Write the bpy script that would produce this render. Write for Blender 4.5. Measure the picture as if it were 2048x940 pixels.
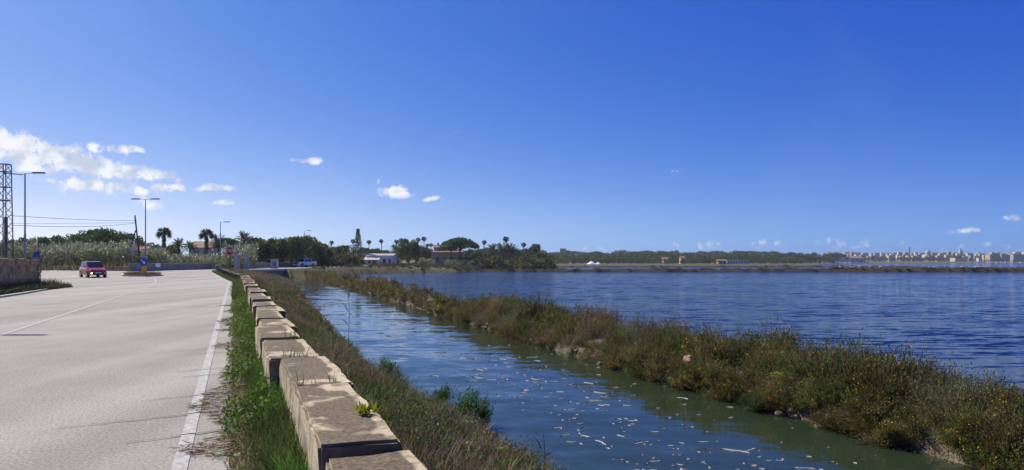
import bpy, bmesh, math, random
import numpy as np
ORD = 'first second third fourth fifth sixth seventh eighth ninth tenth eleventh twelfth thirteenth fourteenth fifteenth sixteenth seventeenth eighteenth nineteenth twentieth'.split()
from mathutils import Vector, Matrix
R = math.radians
random.seed(7); rng = np.random.default_rng(11)
scene = bpy.context.scene
for o in list(bpy.data.objects): bpy.data.objects.remove(o)
COL = scene.collection

# ------------------------------------------------------------------ camera
F = 1450.0; HOR = 523.0; EYE = 1.6          # focal length / horizon in pixels of the 2048 px photograph
cam_d = bpy.data.cameras.new('camera'); cam = bpy.data.objects.new('camera', cam_d); COL.objects.link(cam)
cam.location = (0, 0, EYE); cam.rotation_euler = (R(90), 0, 0)
cam_d.sensor_fit = 'HORIZONTAL'; cam_d.sensor_width = 36; cam_d.lens = 36 * F / 2048
cam_d.shift_y = (HOR - 470) / 2048
cam_d.clip_start = 0.05; cam_d.clip_end = 9000
scene.camera = cam
scene.render.resolution_x = 1024; scene.render.resolution_y = 470

# ------------------------------------------------------------------ sky and sun
SUN_AZ = -50.0; SUN_EL = 45.0               # degrees, azimuth from +Y (forward), negative = left
world = bpy.data.worlds.new('World'); scene.world = world; world.use_nodes = True
nt = world.node_tree; nt.nodes.clear()
def wn(t, **k):
    n = nt.nodes.new(t)
    for a, b in k.items(): setattr(n, a, b)
    return n
def wmath(op, a, b=None, c=None, clamp=False):
    n = wn('ShaderNodeMath', operation=op, use_clamp=clamp)
    for i, v in enumerate((a, b, c)):
        if v is None: continue
        if isinstance(v, (int, float)): n.inputs[i].default_value = v
        else: nt.links.new(v, n.inputs[i])
    return n.outputs[0]
sky = wn('ShaderNodeTexSky', sky_type='NISHITA', sun_disc=False, sun_elevation=R(SUN_EL), sun_rotation=R(SUN_AZ),
         altitude=0, air_density=1.0, dust_density=0.7, ozone_density=8.0)
sc_ = wn('ShaderNodeSeparateColor'); nt.links.new(sky.outputs[0], sc_.inputs[0]); cc_ = wn('ShaderNodeCombineColor')
lr_ = wmath('LOGARITHM', wmath('MAXIMUM', wmath('MINIMUM', wmath('MULTIPLY', sc_.outputs[0], .1), .75), .001), math.e)
lb_ = wmath('LOGARITHM', wmath('MAXIMUM', wmath('MULTIPLY', sc_.outputs[2], .1), .001), math.e)
for i_, (a_, b_, c_) in enumerate(((1.896, .299, .611), (1.167, .118, .365), (.312, .161, .225))):     # one even grade of the whole sky: the deep clear blue of the photograph
    nt.links.new(wmath('MULTIPLY', wmath('EXPONENT', wmath('MULTIPLY_ADD', lr_, a_, wmath('MULTIPLY_ADD', lb_, b_, c_))), 10.0), cc_.inputs[i_])
SKYC = cc_.outputs[0]
tc = wn('ShaderNodeTexCoord'); sep = wn('ShaderNodeSeparateXYZ'); nt.links.new(tc.outputs['Generated'], sep.inputs[0])
az = wmath('ARCTAN2', sep.outputs[0], sep.outputs[1]); el = wmath('ARCSINE', sep.outputs[2])
cmb = wn('ShaderNodeCombineXYZ'); nt.links.new(az, cmb.inputs[0]); nt.links.new(el, cmb.inputs[1])
nzw = wn('ShaderNodeTexNoise'); nzw.inputs['Scale'].default_value = 34; nzw.inputs['Detail'].default_value = 4
nt.links.new(tc.outputs['Generated'], nzw.inputs['Vector'])
warp = wn('ShaderNodeVectorMath', operation='MULTIPLY_ADD'); nt.links.new(nzw.outputs['Color'], warp.inputs[0])
warp.inputs[1].default_value = (.03, .011, 0); nt.links.new(cmb.outputs[0], warp.inputs[2])
warp2 = wn('ShaderNodeVectorMath', operation='SUBTRACT'); nt.links.new(warp.outputs[0], warp2.inputs[0]); warp2.inputs[1].default_value = (.015, .0055, 0)
def px_dir(x, y):
    a = math.atan((x - 1024) / F); return a, math.atan((HOR - y) / F * math.cos(a))
BLOBS = [(10,292,75,34,1),(60,305,80,34,1),(130,318,85,28,1),(190,330,65,24,1),(245,345,75,17,1),(310,352,60,13,1),(60,335,80,14,.8),
 (200,372,80,16,1),(150,365,35,11,.9),(270,381,55,10,.9),(335,376,55,10,.9),(430,376,45,8,.9),(300,405,38,13,.8),(200,298,32,11,.9),(268,302,36,11,.9),
 (105,360,28,7,.7),(12,268,20,14,.9),(448,406,26,6,.7),(-80,300,120,40,1),(-220,330,160,36,1),(-420,300,160,30,.9),
 (628,323,36,8,.9),(793,384,38,13,.95),(865,397,24,6,.8),(758,362,9,7,.6),(1350,345,17,6,.6),(922,265,14,5,.45),
 (2020,437,32,8,.5),(1935,462,55,7,.55),(1330,491,70,11,.42),(1430,490,70,11,.4),(1525,488,60,13,.42),(1640,480,60,13,.4),(1715,491,80,13,.34),
 (1810,487,80,12,.34),(1950,491,90,13,.34),(1190,495,50,8,.4),(2200,485,120,14,.4),(2500,480,160,16,.4)]
acc = 0.0
for (x, y, w, h, a) in BLOBS:
    ca, ce = px_dir(x, y); k = math.cos(ca); w *= 1.15; h *= 1.2; sx_, sy_ = F / (w * k * k), F / (h * k)
    m = wn('ShaderNodeVectorMath', operation='MULTIPLY_ADD'); nt.links.new(warp2.outputs[0], m.inputs[0])
    m.inputs[1].default_value = (sx_, sy_, 0); m.inputs[2].default_value = (-ca * sx_, -ce * sy_, 0)
    d = wn('ShaderNodeVectorMath', operation='LENGTH'); nt.links.new(m.outputs[0], d.inputs[0])
    acc = wmath('MAXIMUM', acc, wmath('MINIMUM', wmath('MULTIPLY_ADD', d.outputs['Value'], -1.05 * a, 1.32 * a), a))
nz = wn('ShaderNodeTexNoise'); nz.inputs['Scale'].default_value = 75; nz.inputs['Detail'].default_value = 8; nz.inputs['Roughness'].default_value = .64
nt.links.new(tc.outputs['Generated'], nz.inputs['Vector'])
den = wmath('ADD', acc, wmath('MULTIPLY', wmath('SUBTRACT', nz.outputs['Fac'], .52), 3.0))
mr = wn('ShaderNodeMapRange', interpolation_type='SMOOTHSTEP'); nt.links.new(den, mr.inputs['Value'])
mr.inputs['From Min'].default_value = .25; mr.inputs['From Max'].default_value = .85
dens = wmath('MULTIPLY', mr.outputs[0], wmath('MULTIPLY', acc, 1.25, clamp=True))
# thin high wisps
nc = wn('ShaderNodeTexNoise'); nc.inputs['Scale'].default_value = 3.2; nc.inputs['Detail'].default_value = 6; nc.inputs['Distortion'].default_value = .6
nt.links.new(tc.outputs['Generated'], nc.inputs['Vector'])
mc = wn('ShaderNodeMapRange', interpolation_type='SMOOTHSTEP'); nt.links.new(nc.outputs['Fac'], mc.inputs['Value'])
mc.inputs['From Min'].default_value = .52; mc.inputs['From Max'].default_value = .9; mc.inputs['To Max'].default_value = .045
dens = wmath('MAXIMUM', dens, mc.outputs[0])
dens = wmath('MULTIPLY', dens, .93)
nsh = wn('ShaderNodeTexNoise'); nsh.inputs['Scale'].default_value = 45; nsh.inputs['Detail'].default_value = 4
nt.links.new(tc.outputs['Generated'], nsh.inputs['Vector'])
cr = wn('ShaderNodeValToRGB'); nt.links.new(nsh.outputs['Fac'], cr.inputs[0])
cr.color_ramp.elements[0].position = .38; cr.color_ramp.elements[0].color = (5.9, 6.5, 7.9, 1)
cr.color_ramp.elements[1].position = .56; cr.color_ramp.elements[1].color = (9.6, 9.7, 9.9, 1)
mix = wn('ShaderNodeMix', data_type='RGBA'); nt.links.new(dens, mix.inputs[0]); nt.links.new(SKYC, mix.inputs[6]); nt.links.new(cr.outputs[0], mix.inputs[7])
bg = wn('ShaderNodeBackground'); bg.inputs['Strength'].default_value = 0.081
nt.links.new(mix.outputs[2], bg.inputs['Color'])
wo = wn('ShaderNodeOutputWorld'); nt.links.new(bg.outputs[0], wo.inputs['Surface'])

sun_d = bpy.data.lights.new('sun', 'SUN'); sun_d.energy = 5.0; sun_d.angle = R(.55); sun_d.color = (1, .925, .79)
sun = bpy.data.objects.new('sun', sun_d); COL.objects.link(sun)
ca, sa, ce, se = math.cos(R(SUN_AZ)), math.sin(R(SUN_AZ)), math.cos(R(SUN_EL)), math.sin(R(SUN_EL))
SUNV = Vector((sa * ce, ca * ce, se))
sun.rotation_euler = (-SUNV).to_track_quat('-Z', 'Y').to_euler(); sun.location = (-30, 30, 40)
vs = scene.view_settings; vs.view_transform = 'Standard'; vs.look = 'None'; vs.exposure = 0.3; vs.gamma = 1.0; vs.use_curve_mapping = False

# ------------------------------------------------------------------ frames: u runs along the near road, n to its right
UX, UY = -.357, .934; NX, NY = .934, .357
def RP(s, t, z=0.0): return (s * UX + t * NX, s * UY + t * NY, z)
def ST(X, Y): return X * UX + Y * UY, X * NX + Y * NY
def GP(x, y, z=0.0):                       # ground point seen at a pixel
    Y = F * (EYE - z) / (y - HOR); return ((x - 1024) / F * Y, Y, z)
def AT(x, Y): return (x - 1024) / F * Y
def sm(a, b, v):
    v = np.clip((np.asarray(v, float) - a) / (b - a), 0, 1); return v * v * (3 - 2 * v)
def rise(Y): return .45 * sm(62, 92, Y)
WATER = -1.0

# ------------------------------------------------------------------ materials
def nodes(m): m.use_nodes = True; t = m.node_tree; t.nodes.clear(); return t
MATS = {}
def pmat(name, c1, c2=None, scale=3.0, rough=.8, bump=0.0, bscale=None, metal=0.0, detail=6, c3=None, spec=.4, lo=.35, hi=.65, coat=0.0, emit=None, stretch=None):
    m = bpy.data.materials.new(name); t = nodes(m); L = t.links.new
    o = t.nodes.new('ShaderNodeOutputMaterial'); p = t.nodes.new('ShaderNodeBsdfPrincipled'); L(p.outputs[0], o.inputs[0])
    p.inputs['Roughness'].default_value = rough; p.inputs['Metallic'].default_value = metal; p.inputs['Specular IOR Level'].default_value = spec
    p.inputs['Coat Weight'].default_value = coat
    g = t.nodes.new('ShaderNodeNewGeometry'); vec = g.outputs['Position']
    if stretch:
        mp = t.nodes.new('ShaderNodeMapping'); L(vec, mp.inputs[0]); mp.inputs['Scale'].default_value = stretch; vec = mp.outputs[0]
    n = t.nodes.new('ShaderNodeTexNoise'); n.inputs['Scale'].default_value = scale; n.inputs['Detail'].default_value = detail; n.inputs['Roughness'].default_value = .62
    L(vec, n.inputs['Vector'])
    r = t.nodes.new('ShaderNodeValToRGB'); L(n.outputs['Fac'], r.inputs[0])
    c2 = c2 or tuple(v * .75 for v in c1)
    r.color_ramp.elements[0].position = lo; r.color_ramp.elements[0].color = (*c1, 1)
    r.color_ramp.elements[1].position = hi; r.color_ramp.elements[1].color = (*c2, 1)
    if c3: e = r.color_ramp.elements.new((lo + hi) / 2); e.color = (*c3, 1)
    L(r.outputs[0], p.inputs['Base Color'])
    if emit: p.inputs['Emission Color'].default_value = (*emit[0], 1); p.inputs['Emission Strength'].default_value = emit[1]
    if bump:
        b = t.nodes.new('ShaderNodeBump'); b.inputs['Strength'].default_value = bump; b.inputs['Distance'].default_value = .02
        n2 = t.nodes.new('ShaderNodeTexNoise'); n2.inputs['Scale'].default_value = bscale or scale * 6; n2.inputs['Detail'].default_value = 5
        L(vec, n2.inputs['Vector']); L(n2.outputs['Fac'], b.inputs['Height']); L(b.outputs[0], p.inputs['Normal'])
    MATS[name] = m; return m
def leafmat(name, trans=.3, rough=.6):
    m = bpy.data.materials.new(name); t = nodes(m); L = t.links.new
    o = t.nodes.new('ShaderNodeOutputMaterial'); a = t.nodes.new('ShaderNodeAttribute'); a.attribute_name = 'Col'
    p = t.nodes.new('ShaderNodeBsdfPrincipled'); p.inputs['Roughness'].default_value = rough; p.inputs['Specular IOR Level'].default_value = .25
    tr = t.nodes.new('ShaderNodeBsdfTranslucent'); mx = t.nodes.new('ShaderNodeMixShader'); mx.inputs[0].default_value = trans
    nz = t.nodes.new('ShaderNodeTexNoise'); nz.inputs['Scale'].default_value = 1.3; nz.inputs['Detail'].default_value = 4
    g = t.nodes.new('ShaderNodeNewGeometry'); L(g.outputs['Position'], nz.inputs['Vector'])
    mr = t.nodes.new('ShaderNodeMapRange'); L(nz.outputs['Fac'], mr.inputs[0]); mr.inputs[1].default_value = .3; mr.inputs[2].default_value = .7; mr.inputs[3].default_value = .75; mr.inputs[4].default_value = 1.25
    vm = t.nodes.new('ShaderNodeVectorMath'); vm.operation = 'SCALE'; L(a.outputs['Color'], vm.inputs[0]); L(mr.outputs[0], vm.inputs['Scale'])
    L(vm.outputs[0], p.inputs['Base Color']); L(vm.outputs[0], tr.inputs['Color'])
    L(p.outputs[0], mx.inputs[1]); L(tr.outputs[0], mx.inputs[2]); L(mx.outputs[0], o.inputs[0]); return m
LEAF = leafmat('foliage', .38); DRY = leafmat('dry_grass', .22, .75); REED = leafmat('reed_leaf', .35, .45)

# asphalt with wheel tracks that run along the road
def asphalt():
    m = pmat('worn_asphalt', (.318, .30, .258), (.368, .345, .298), scale=.6, rough=.88, bump=.55, bscale=120, spec=.25)
    t = m.node_tree; L = t.links.new; p = t.nodes['Principled BSDF']; ramp = [n for n in t.nodes if n.type == 'VALTORGB'][0]
    g = [n for n in t.nodes if n.type == 'NEW_GEOMETRY'][0]
    sp = t.nodes.new('ShaderNodeTexNoise'); sp.inputs['Scale'].default_value = 38; sp.inputs['Detail'].default_value = 3; L(g.outputs['Position'], sp.inputs['Vector'])
    mp = t.nodes.new('ShaderNodeMapping'); mp.vector_type = 'POINT'; mp.inputs['Rotation'].default_value = (0, 0, -math.atan2(-UX, UY)); mp.inputs['Scale'].default_value = (1.0, .03, 1)
    L(g.outputs['Position'], mp.inputs[0])
    tr = t.nodes.new('ShaderNodeTexNoise'); tr.inputs['Scale'].default_value = .75; tr.inputs['Detail'].default_value = 3; L(mp.outputs[0], tr.inputs['Vector'])
    def mul(col, fac, lo, hi, a, b):
        r = t.nodes.new('ShaderNodeMapRange'); L(fac, r.inputs[0]); r.inputs[1].default_value = lo; r.inputs[2].default_value = hi; r.inputs[3].default_value = a; r.inputs[4].default_value = b
        v = t.nodes.new('ShaderNodeVectorMath'); v.operation = 'SCALE'; L(col, v.inputs[0]); L(r.outputs[0], v.inputs['Scale']); return v.outputs[0]
    c = mul(ramp.outputs[0], sp.outputs['Fac'], .3, .7, .62, 1.36); c = mul(c, tr.outputs['Fac'], .35, .65, .82, 1.10)
    L(c, p.inputs['Base Color']); return m
ASPH = asphalt()
def paint_mat():
    m = pmat('worn_road_paint', (.27, .255, .24), (.50, .49, .46), scale=16, rough=.8, lo=.36, hi=.66, bump=.2, bscale=90); return m
PAINT = paint_mat()
def block_mat():
    m = bpy.data.materials.new('weathered_concrete'); t = nodes(m); L = t.links.new
    o = t.nodes.new('ShaderNodeOutputMaterial'); p = t.nodes.new('ShaderNodeBsdfPrincipled'); L(p.outputs[0], o.inputs[0]); p.inputs['Roughness'].default_value = .9; p.inputs['Specular IOR Level'].default_value = .2
    g = t.nodes.new('ShaderNodeNewGeometry'); sx = t.nodes.new('ShaderNodeSeparateXYZ'); L(g.outputs['Normal'], sx.inputs[0])
    def noise(s, d=6, vec=None, r=.6):
        n = t.nodes.new('ShaderNodeTexNoise'); n.inputs['Scale'].default_value = s; n.inputs['Detail'].default_value = d; n.inputs['Roughness'].default_value = r; L(vec or g.outputs['Position'], n.inputs['Vector']); return n.outputs['Fac']
    def mr(v, a, b, c=0, d=1):
        r = t.nodes.new('ShaderNodeMapRange'); r.interpolation_type = 'SMOOTHSTEP'; L(v, r.inputs[0]); r.inputs[1].default_value = a; r.inputs[2].default_value = b; r.inputs[3].default_value = c; r.inputs[4].default_value = d; return r.outputs[0]
    def mth(op, a, b):
        n = t.nodes.new('ShaderNodeMath'); n.operation = op
        for i, v in enumerate((a, b)):
            if isinstance(v, (int, float)): n.inputs[i].default_value = v
            else: L(v, n.inputs[i])
        return n.outputs[0]
    def mixc(f, a, b):
        n = t.nodes.new('ShaderNodeMix'); n.data_type = 'RGBA'; L(f, n.inputs[0])
        for i, v in ((6, a), (7, b)):
            if isinstance(v, tuple): n.inputs[i].default_value = (*v, 1)
            else: L(v, n.inputs[i])
        return n.outputs[2]
    tco = t.nodes.new('ShaderNodeTexCoord'); so = t.nodes.new('ShaderNodeSeparateXYZ'); L(tco.outputs['Object'], so.inputs[0])
    mp = t.nodes.new('ShaderNodeMapping'); L(g.outputs['Position'], mp.inputs[0]); mp.inputs['Scale'].default_value = (9, 9, .8)
    base = mixc(mr(noise(2.2), .3, .7), (.60, .50, .33), (.46, .38, .25))
    base = mixc(mr(noise(1.0, 4, mp.outputs[0]), .45, .70), base, (.24, .19, .11))
    base = mixc(mr(noise(3.1, 5), .5, .75), base, (.20, .16, .10))
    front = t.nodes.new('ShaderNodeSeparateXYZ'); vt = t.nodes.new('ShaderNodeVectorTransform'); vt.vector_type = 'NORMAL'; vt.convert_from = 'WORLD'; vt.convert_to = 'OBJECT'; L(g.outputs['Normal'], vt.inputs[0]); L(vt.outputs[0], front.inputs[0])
    end_shade = mr(mth('MULTIPLY', front.outputs[1], -1.0), .6, .9)          # near end faces, stained and darkened to carry their shade in the colour
    base = mixc(mth('MULTIPLY', end_shade, mr(noise(2.7, 4), .25, .55, .55, 1)), base, (.13, .10, .065))        # shade painted on the stained end faces, over the rain streaks down the sides
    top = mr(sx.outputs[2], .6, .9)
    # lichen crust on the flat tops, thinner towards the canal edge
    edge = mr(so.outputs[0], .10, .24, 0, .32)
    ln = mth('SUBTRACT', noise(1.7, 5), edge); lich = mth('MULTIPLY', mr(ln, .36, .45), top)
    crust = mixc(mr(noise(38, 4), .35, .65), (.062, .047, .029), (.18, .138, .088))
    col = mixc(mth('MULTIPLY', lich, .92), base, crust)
    sp = mth('MULTIPLY', mr(noise(70, 2), .58, .68), .45)
    col = mixc(sp, col, (.12, .11, .09)); L(col, p.inputs['Base Color'])
    b = t.nodes.new('ShaderNodeBump'); b.inputs['Strength'].default_value = .6; b.inputs['Distance'].default_value = .012; L(noise(48, 6), b.inputs['Height']); L(b.outputs[0], p.inputs['Normal'])
    return m
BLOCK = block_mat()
def water_mat(name, base, layers, rough=.08):
    m = bpy.data.materials.new(name); t = nodes(m); L = t.links.new
    o = t.nodes.new('ShaderNodeOutputMaterial'); p = t.nodes.new('ShaderNodeBsdfPrincipled'); L(p.outputs[0], o.inputs[0])
    p.inputs['Base Color'].default_value = (*base, 1); p.inputs['Roughness'].default_value = rough; p.inputs['IOR'].default_value = 1.33
    g = t.nodes.new('ShaderNodeNewGeometry'); acc_ = None
    for (sx, sy, rot, kx, ky, det) in layers:
        mp = t.nodes.new('ShaderNodeMapping'); L(g.outputs['Position'], mp.inputs[0]); mp.inputs['Rotation'].default_value = (0, 0, rot); mp.inputs['Scale'].default_value = (sx, sy, 1)
        n = t.nodes.new('ShaderNodeTexNoise'); n.inputs['Scale'].default_value = 1; n.inputs['Detail'].default_value = det; n.inputs['Roughness'].default_value = .55; n.inputs['Distortion'].default_value = .4
        L(mp.outputs[0], n.inputs['Vector'])
        v = t.nodes.new('ShaderNodeVectorMath'); v.operation = 'MULTIPLY_ADD'; L(n.outputs['Color'], v.inputs[0]); v.inputs[1].default_value = (kx, ky, 0); v.inputs[2].default_value = (-kx / 2, -ky / 2, 0)
        if acc_ is None: acc_ = v.outputs[0]
        else:
            q = t.nodes.new('ShaderNodeVectorMath'); q.operation = 'ADD'; L(acc_, q.inputs[0]); L(v.outputs[0], q.inputs[1]); acc_ = q.outputs[0]
    q = t.nodes.new('ShaderNodeVectorMath'); q.operation = 'ADD'; L(acc_, q.inputs[0]); q.inputs[1].default_value = (0, 0, 1)
    z = t.nodes.new('ShaderNodeVectorMath'); z.operation = 'NORMALIZE'; L(q.outputs[0], z.inputs[0]); L(z.outputs[0], p.inputs['Normal'])
    return m
POND = water_mat('pond_water', (.004, .011, .034), [(.6, 2.3, .08, .5, 1.7, 4), (2.2, 7, -.12, .4, 1.1, 3), (.05, .16, .05, .08, .35, 2)])
CANAL = water_mat('canal_water', (.022, .036, .018), [(.9, 2.4, .25, .08, .18, 3), (4, 9, .1, .05, .10, 2), (.2, .45, .3, .03, .08, 2)], .05)
M = {}
M['cream'] = pmat('cream_render', (.62, .56, .45), (.50, .45, .36), 1.5)
M['white'] = pmat('white_render', (.75, .74, .70), (.62, .61, .58), 1.2)
M['pink'] = pmat('pink_render', (.55, .36, .29), (.46, .30, .24), 1)
M['yellow'] = pmat('ochre_render', (.52, .42, .24), (.42, .34, .2), 1)
M['greyr'] = pmat('grey_render', (.40, .39, .37), (.30, .29, .28), 1)
M['roof'] = pmat('clay_roof', (.30, .13, .085), (.2, .09, .06), 2.5, bump=.4)
M['brownroof'] = pmat('brown_roof', (.24, .16, .11), (.17, .12, .09), 1.5)
M['window'] = pmat('dark_window', (.03, .035, .04), (.02, .022, .03), 1, rough=.15)
M['concrete'] = pmat('grey_concrete', (.27, .265, .26), (.19, .185, .18), .8, bump=.3, bscale=15)
M['kerb'] = pmat('pale_kerb', (.50, .48, .43), (.36, .34, .30), 2.5, bump=.3)
M['stonewall'] = pmat('rubble_stone', (.40, .28, .15), (.20, .145, .085), 2.2, rough=.95, bump=.7, bscale=9)
M['tufa'] = pmat('tufa_stone', (.38, .26, .12), (.26, .18, .09), 6, rough=.95, bump=.7, bscale=25)
M['stone'] = pmat('dull_stone', (.25, .21, .15), (.13, .11, .085), 7, rough=.95, bump=.7, bscale=22)
M['steel'] = pmat('galvanised_steel', (.33, .34, .36), (.25, .26, .28), 4, rough=.45, metal=.6)
M['rust'] = pmat('rusty_steel', (.11, .065, .05), (.07, .05, .045), 5, rough=.8)
M['wood'] = pmat('dark_wood', (.07, .052, .04), (.04, .03, .025), 4)
M['bark'] = pmat('bark', (.13, .10, .075), (.07, .055, .04), 4, bump=.5)
M['red'] = pmat('red_car_paint', (.50, .012, .025), (.45, .01, .022), 1, rough=.25, coat=.8)
M['wpaint'] = pmat('white_car_paint', (.74, .75, .77), (.70, .71, .73), 1, rough=.25, coat=.7)
M['black'] = pmat('black_plastic', (.018, .018, .02), (.012, .012, .013), 5, rough=.55)
M['tyre'] = pmat('tyre_rubber', (.02, .02, .02), (.013, .013, .013), 8, rough=.9)
M['rim'] = pmat('alloy_rim', (.45, .45, .46), (.36, .36, .37), 3, rough=.35, metal=.8)
M['glass'] = pmat('car_glass', (.015, .02, .03), (.01, .015, .022), 2, rough=.05, spec=.6)
M['lens'] = pmat('lamp_lens', (.7, .72, .75), (.55, .57, .6), 6, rough=.1, spec=.6)
M['lit'] = pmat('lit_lamp', (.9, .85, .7), (.9, .85, .7), 3, emit=((1, .9, .7), 6))
M['plate'] = pmat('number_plate', (.7, .7, .68), (.6, .6, .58), 8)
M['signred'] = pmat('sign_red', (.42, .02, .03), (.36, .018, .025), 3, rough=.4)
M['signwhite'] = pmat('sign_white', (.78, .78, .78), (.7, .7, .7), 3, rough=.4)
M['signblue'] = pmat('sign_blue', (.01, .07, .38), (.01, .06, .32), 3, rough=.4)
M['signyellow'] = pmat('sign_yellow', (.75, .36, .01), (.65, .3, .01), 3, rough=.5)
M['orange'] = pmat('orange_net', (.75, .13, .03), (.5, .09, .025), 3)
M['salt'] = pmat('salt', (.82, .82, .83), (.74, .74, .76), .8)
M['litter'] = pmat('white_plastic', (.72, .72, .70), (.6, .6, .58), 14, rough=.5)
M['foam'] = pmat('foam', (.44, .45, .42), (.34, .35, .32), 20, rough=.9)
M['crack'] = pmat('crack_tar', (.07, .068, .065), (.10, .096, .09), 14)
M['sand'] = pmat('pale_soil', (.42, .35, .26), (.3, .25, .18), .6)
def attr_mat(name, rough=.95):
    m = pmat(name, (.5, .5, .5), (1, 1, 1), 2.5, rough=rough, bump=.8, bscale=14, spec=.15); t = m.node_tree; p = t.nodes['Principled BSDF']
    ramp = [n for n in t.nodes if n.type == 'VALTORGB'][0]; a = t.nodes.new('ShaderNodeAttribute'); a.attribute_name = 'Col'
    v = t.nodes.new('ShaderNodeVectorMath'); v.operation = 'MULTIPLY'; t.links.new(a.outputs['Color'], v.inputs[0]); t.links.new(ramp.outputs[0], v.inputs[1]); t.links.new(v.outputs[0], p.inputs['Base Color']); return m
SOIL = attr_mat('soil')

# ------------------------------------------------------------------ mesh helpers
def tag(o, label=None, cat=None, group=None, kind=None):
    for k, v in (('label', label), ('category', cat), ('group', group), ('kind', kind)):
        if v: o[k] = v
    return o
def link(name, me, mat=None, parent=None):
    if mat is not None and not me.materials: me.materials.append(mat)
    o = bpy.data.objects.new(name, me); COL.objects.link(o)
    if parent: o.parent = parent
    return o
def empty(name, loc, rz=0, sc=1.0):
    o = bpy.data.objects.new(name, None); COL.objects.link(o); o.location = loc; o.rotation_euler = (0, 0, rz); o.scale = (sc,) * 3; o.empty_display_size = .2; return o
def npmesh(name, V, Fq, C=None, smooth=False):
    V = np.asarray(V, np.float32).reshape(-1, 3); Fq = np.asarray(Fq, np.int32); k = Fq.shape[1]
    me = bpy.data.meshes.new(name); me.vertices.add(len(V)); me.vertices.foreach_set('co', V.ravel())
    me.loops.add(Fq.size); me.loops.foreach_set('vertex_index', Fq.ravel())
    me.polygons.add(len(Fq)); me.polygons.foreach_set('loop_start', np.arange(len(Fq), dtype=np.int32) * k)
    try: me.polygons.foreach_set('loop_total', np.full(len(Fq), k, np.int32))
    except Exception: pass
    if smooth: me.polygons.foreach_set('use_smooth', np.ones(len(Fq), bool))
    if C is not None:
        a = me.color_attributes.new('Col', 'FLOAT_COLOR', 'POINT'); C = np.asarray(C, np.float32)
        a.data.foreach_set('color', np.concatenate([C, np.ones((len(C), 1), np.float32)], 1).ravel())
    me.update(calc_edges=True); me.validate(); return me
class MB:                                   # small bmesh collector for hard-surface parts
    def __init__(s): s.bm = bmesh.new()
    def box(s, c, d, rz=0, taper=None):
        r = bmesh.ops.create_cube(s.bm, size=1); vs_ = r['verts']
        for v in vs_:
            x, y, z = v.co
            if taper and z > 0: x *= taper[0]; y *= taper[1]
            v.co = (x * d[0], y * d[1], z * d[2])
        bmesh.ops.rotate(s.bm, verts=vs_, cent=(0, 0, 0), matrix=Matrix.Rotation(rz, 3, 'Z'))
        bmesh.ops.translate(s.bm, verts=vs_, vec=c); return s
    def tube(s, p0, p1, r0, r1=None, seg=8):
        p0, p1 = Vector(p0), Vector(p1); r1 = r0 if r1 is None else r1; d = p1 - p0
        r = bmesh.ops.create_cone(s.bm, cap_ends=True, segments=seg, radius1=r0, radius2=max(r1, 1e-4), depth=d.length)
        q = d.to_track_quat('Z', 'Y').to_matrix(); bmesh.ops.rotate(s.bm, verts=r['verts'], cent=(0, 0, 0), matrix=q); bmesh.ops.translate(s.bm, verts=r['verts'], vec=(p0 + p1) / 2); return s
    def poly(s, pts, ext):                  # polygon extruded by a vector
        e = Vector(ext); a = [s.bm.verts.new(p) for p in pts]; b = [s.bm.verts.new(Vector(p) + e) for p in pts]; n = len(pts)
        s.bm.faces.new(a); s.bm.faces.new(b[::-1])
        for i in range(n): s.bm.faces.new((a[i], b[i], b[(i + 1) % n], a[(i + 1) % n]))
        return s
    def loft(s, rings, cap=True):
        rs = [[s.bm.verts.new(p) for p in r] for r in rings]; n = len(rs[0])
        for a, b in zip(rs, rs[1:]):
            for i in range(n): s.bm.faces.new((a[i], a[(i + 1) % n], b[(i + 1) % n], b[i]))
        if cap: s.bm.faces.new(rs[0][::-1]); s.bm.faces.new(rs[-1])
        return s
    def build(s, name, mat, parent=None, bevel=0, smooth=False, sub=0):
        bmesh.ops.recalc_face_normals(s.bm, faces=s.bm.faces)
        if bevel: bmesh.ops.bevel(s.bm, geom=list(s.bm.edges), offset=bevel, segments=2, affect='EDGES', clamp_overlap=True)
        if sub: bmesh.ops.subdivide_edges(s.bm, edges=list(s.bm.edges), cuts=sub, use_grid_fill=True)
        me = bpy.data.meshes.new(name); s.bm.to_mesh(me); s.bm.free()
        if smooth: me.polygons.foreach_set('use_smooth', np.ones(len(me.polygons), bool))
        return link(name, me, mat, parent)
def copy_tree(o, parent=None):
    c = o.copy(); COL.objects.link(c); c.parent = parent
    for ch in o.children: copy_tree(ch, c)
    return c

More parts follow.
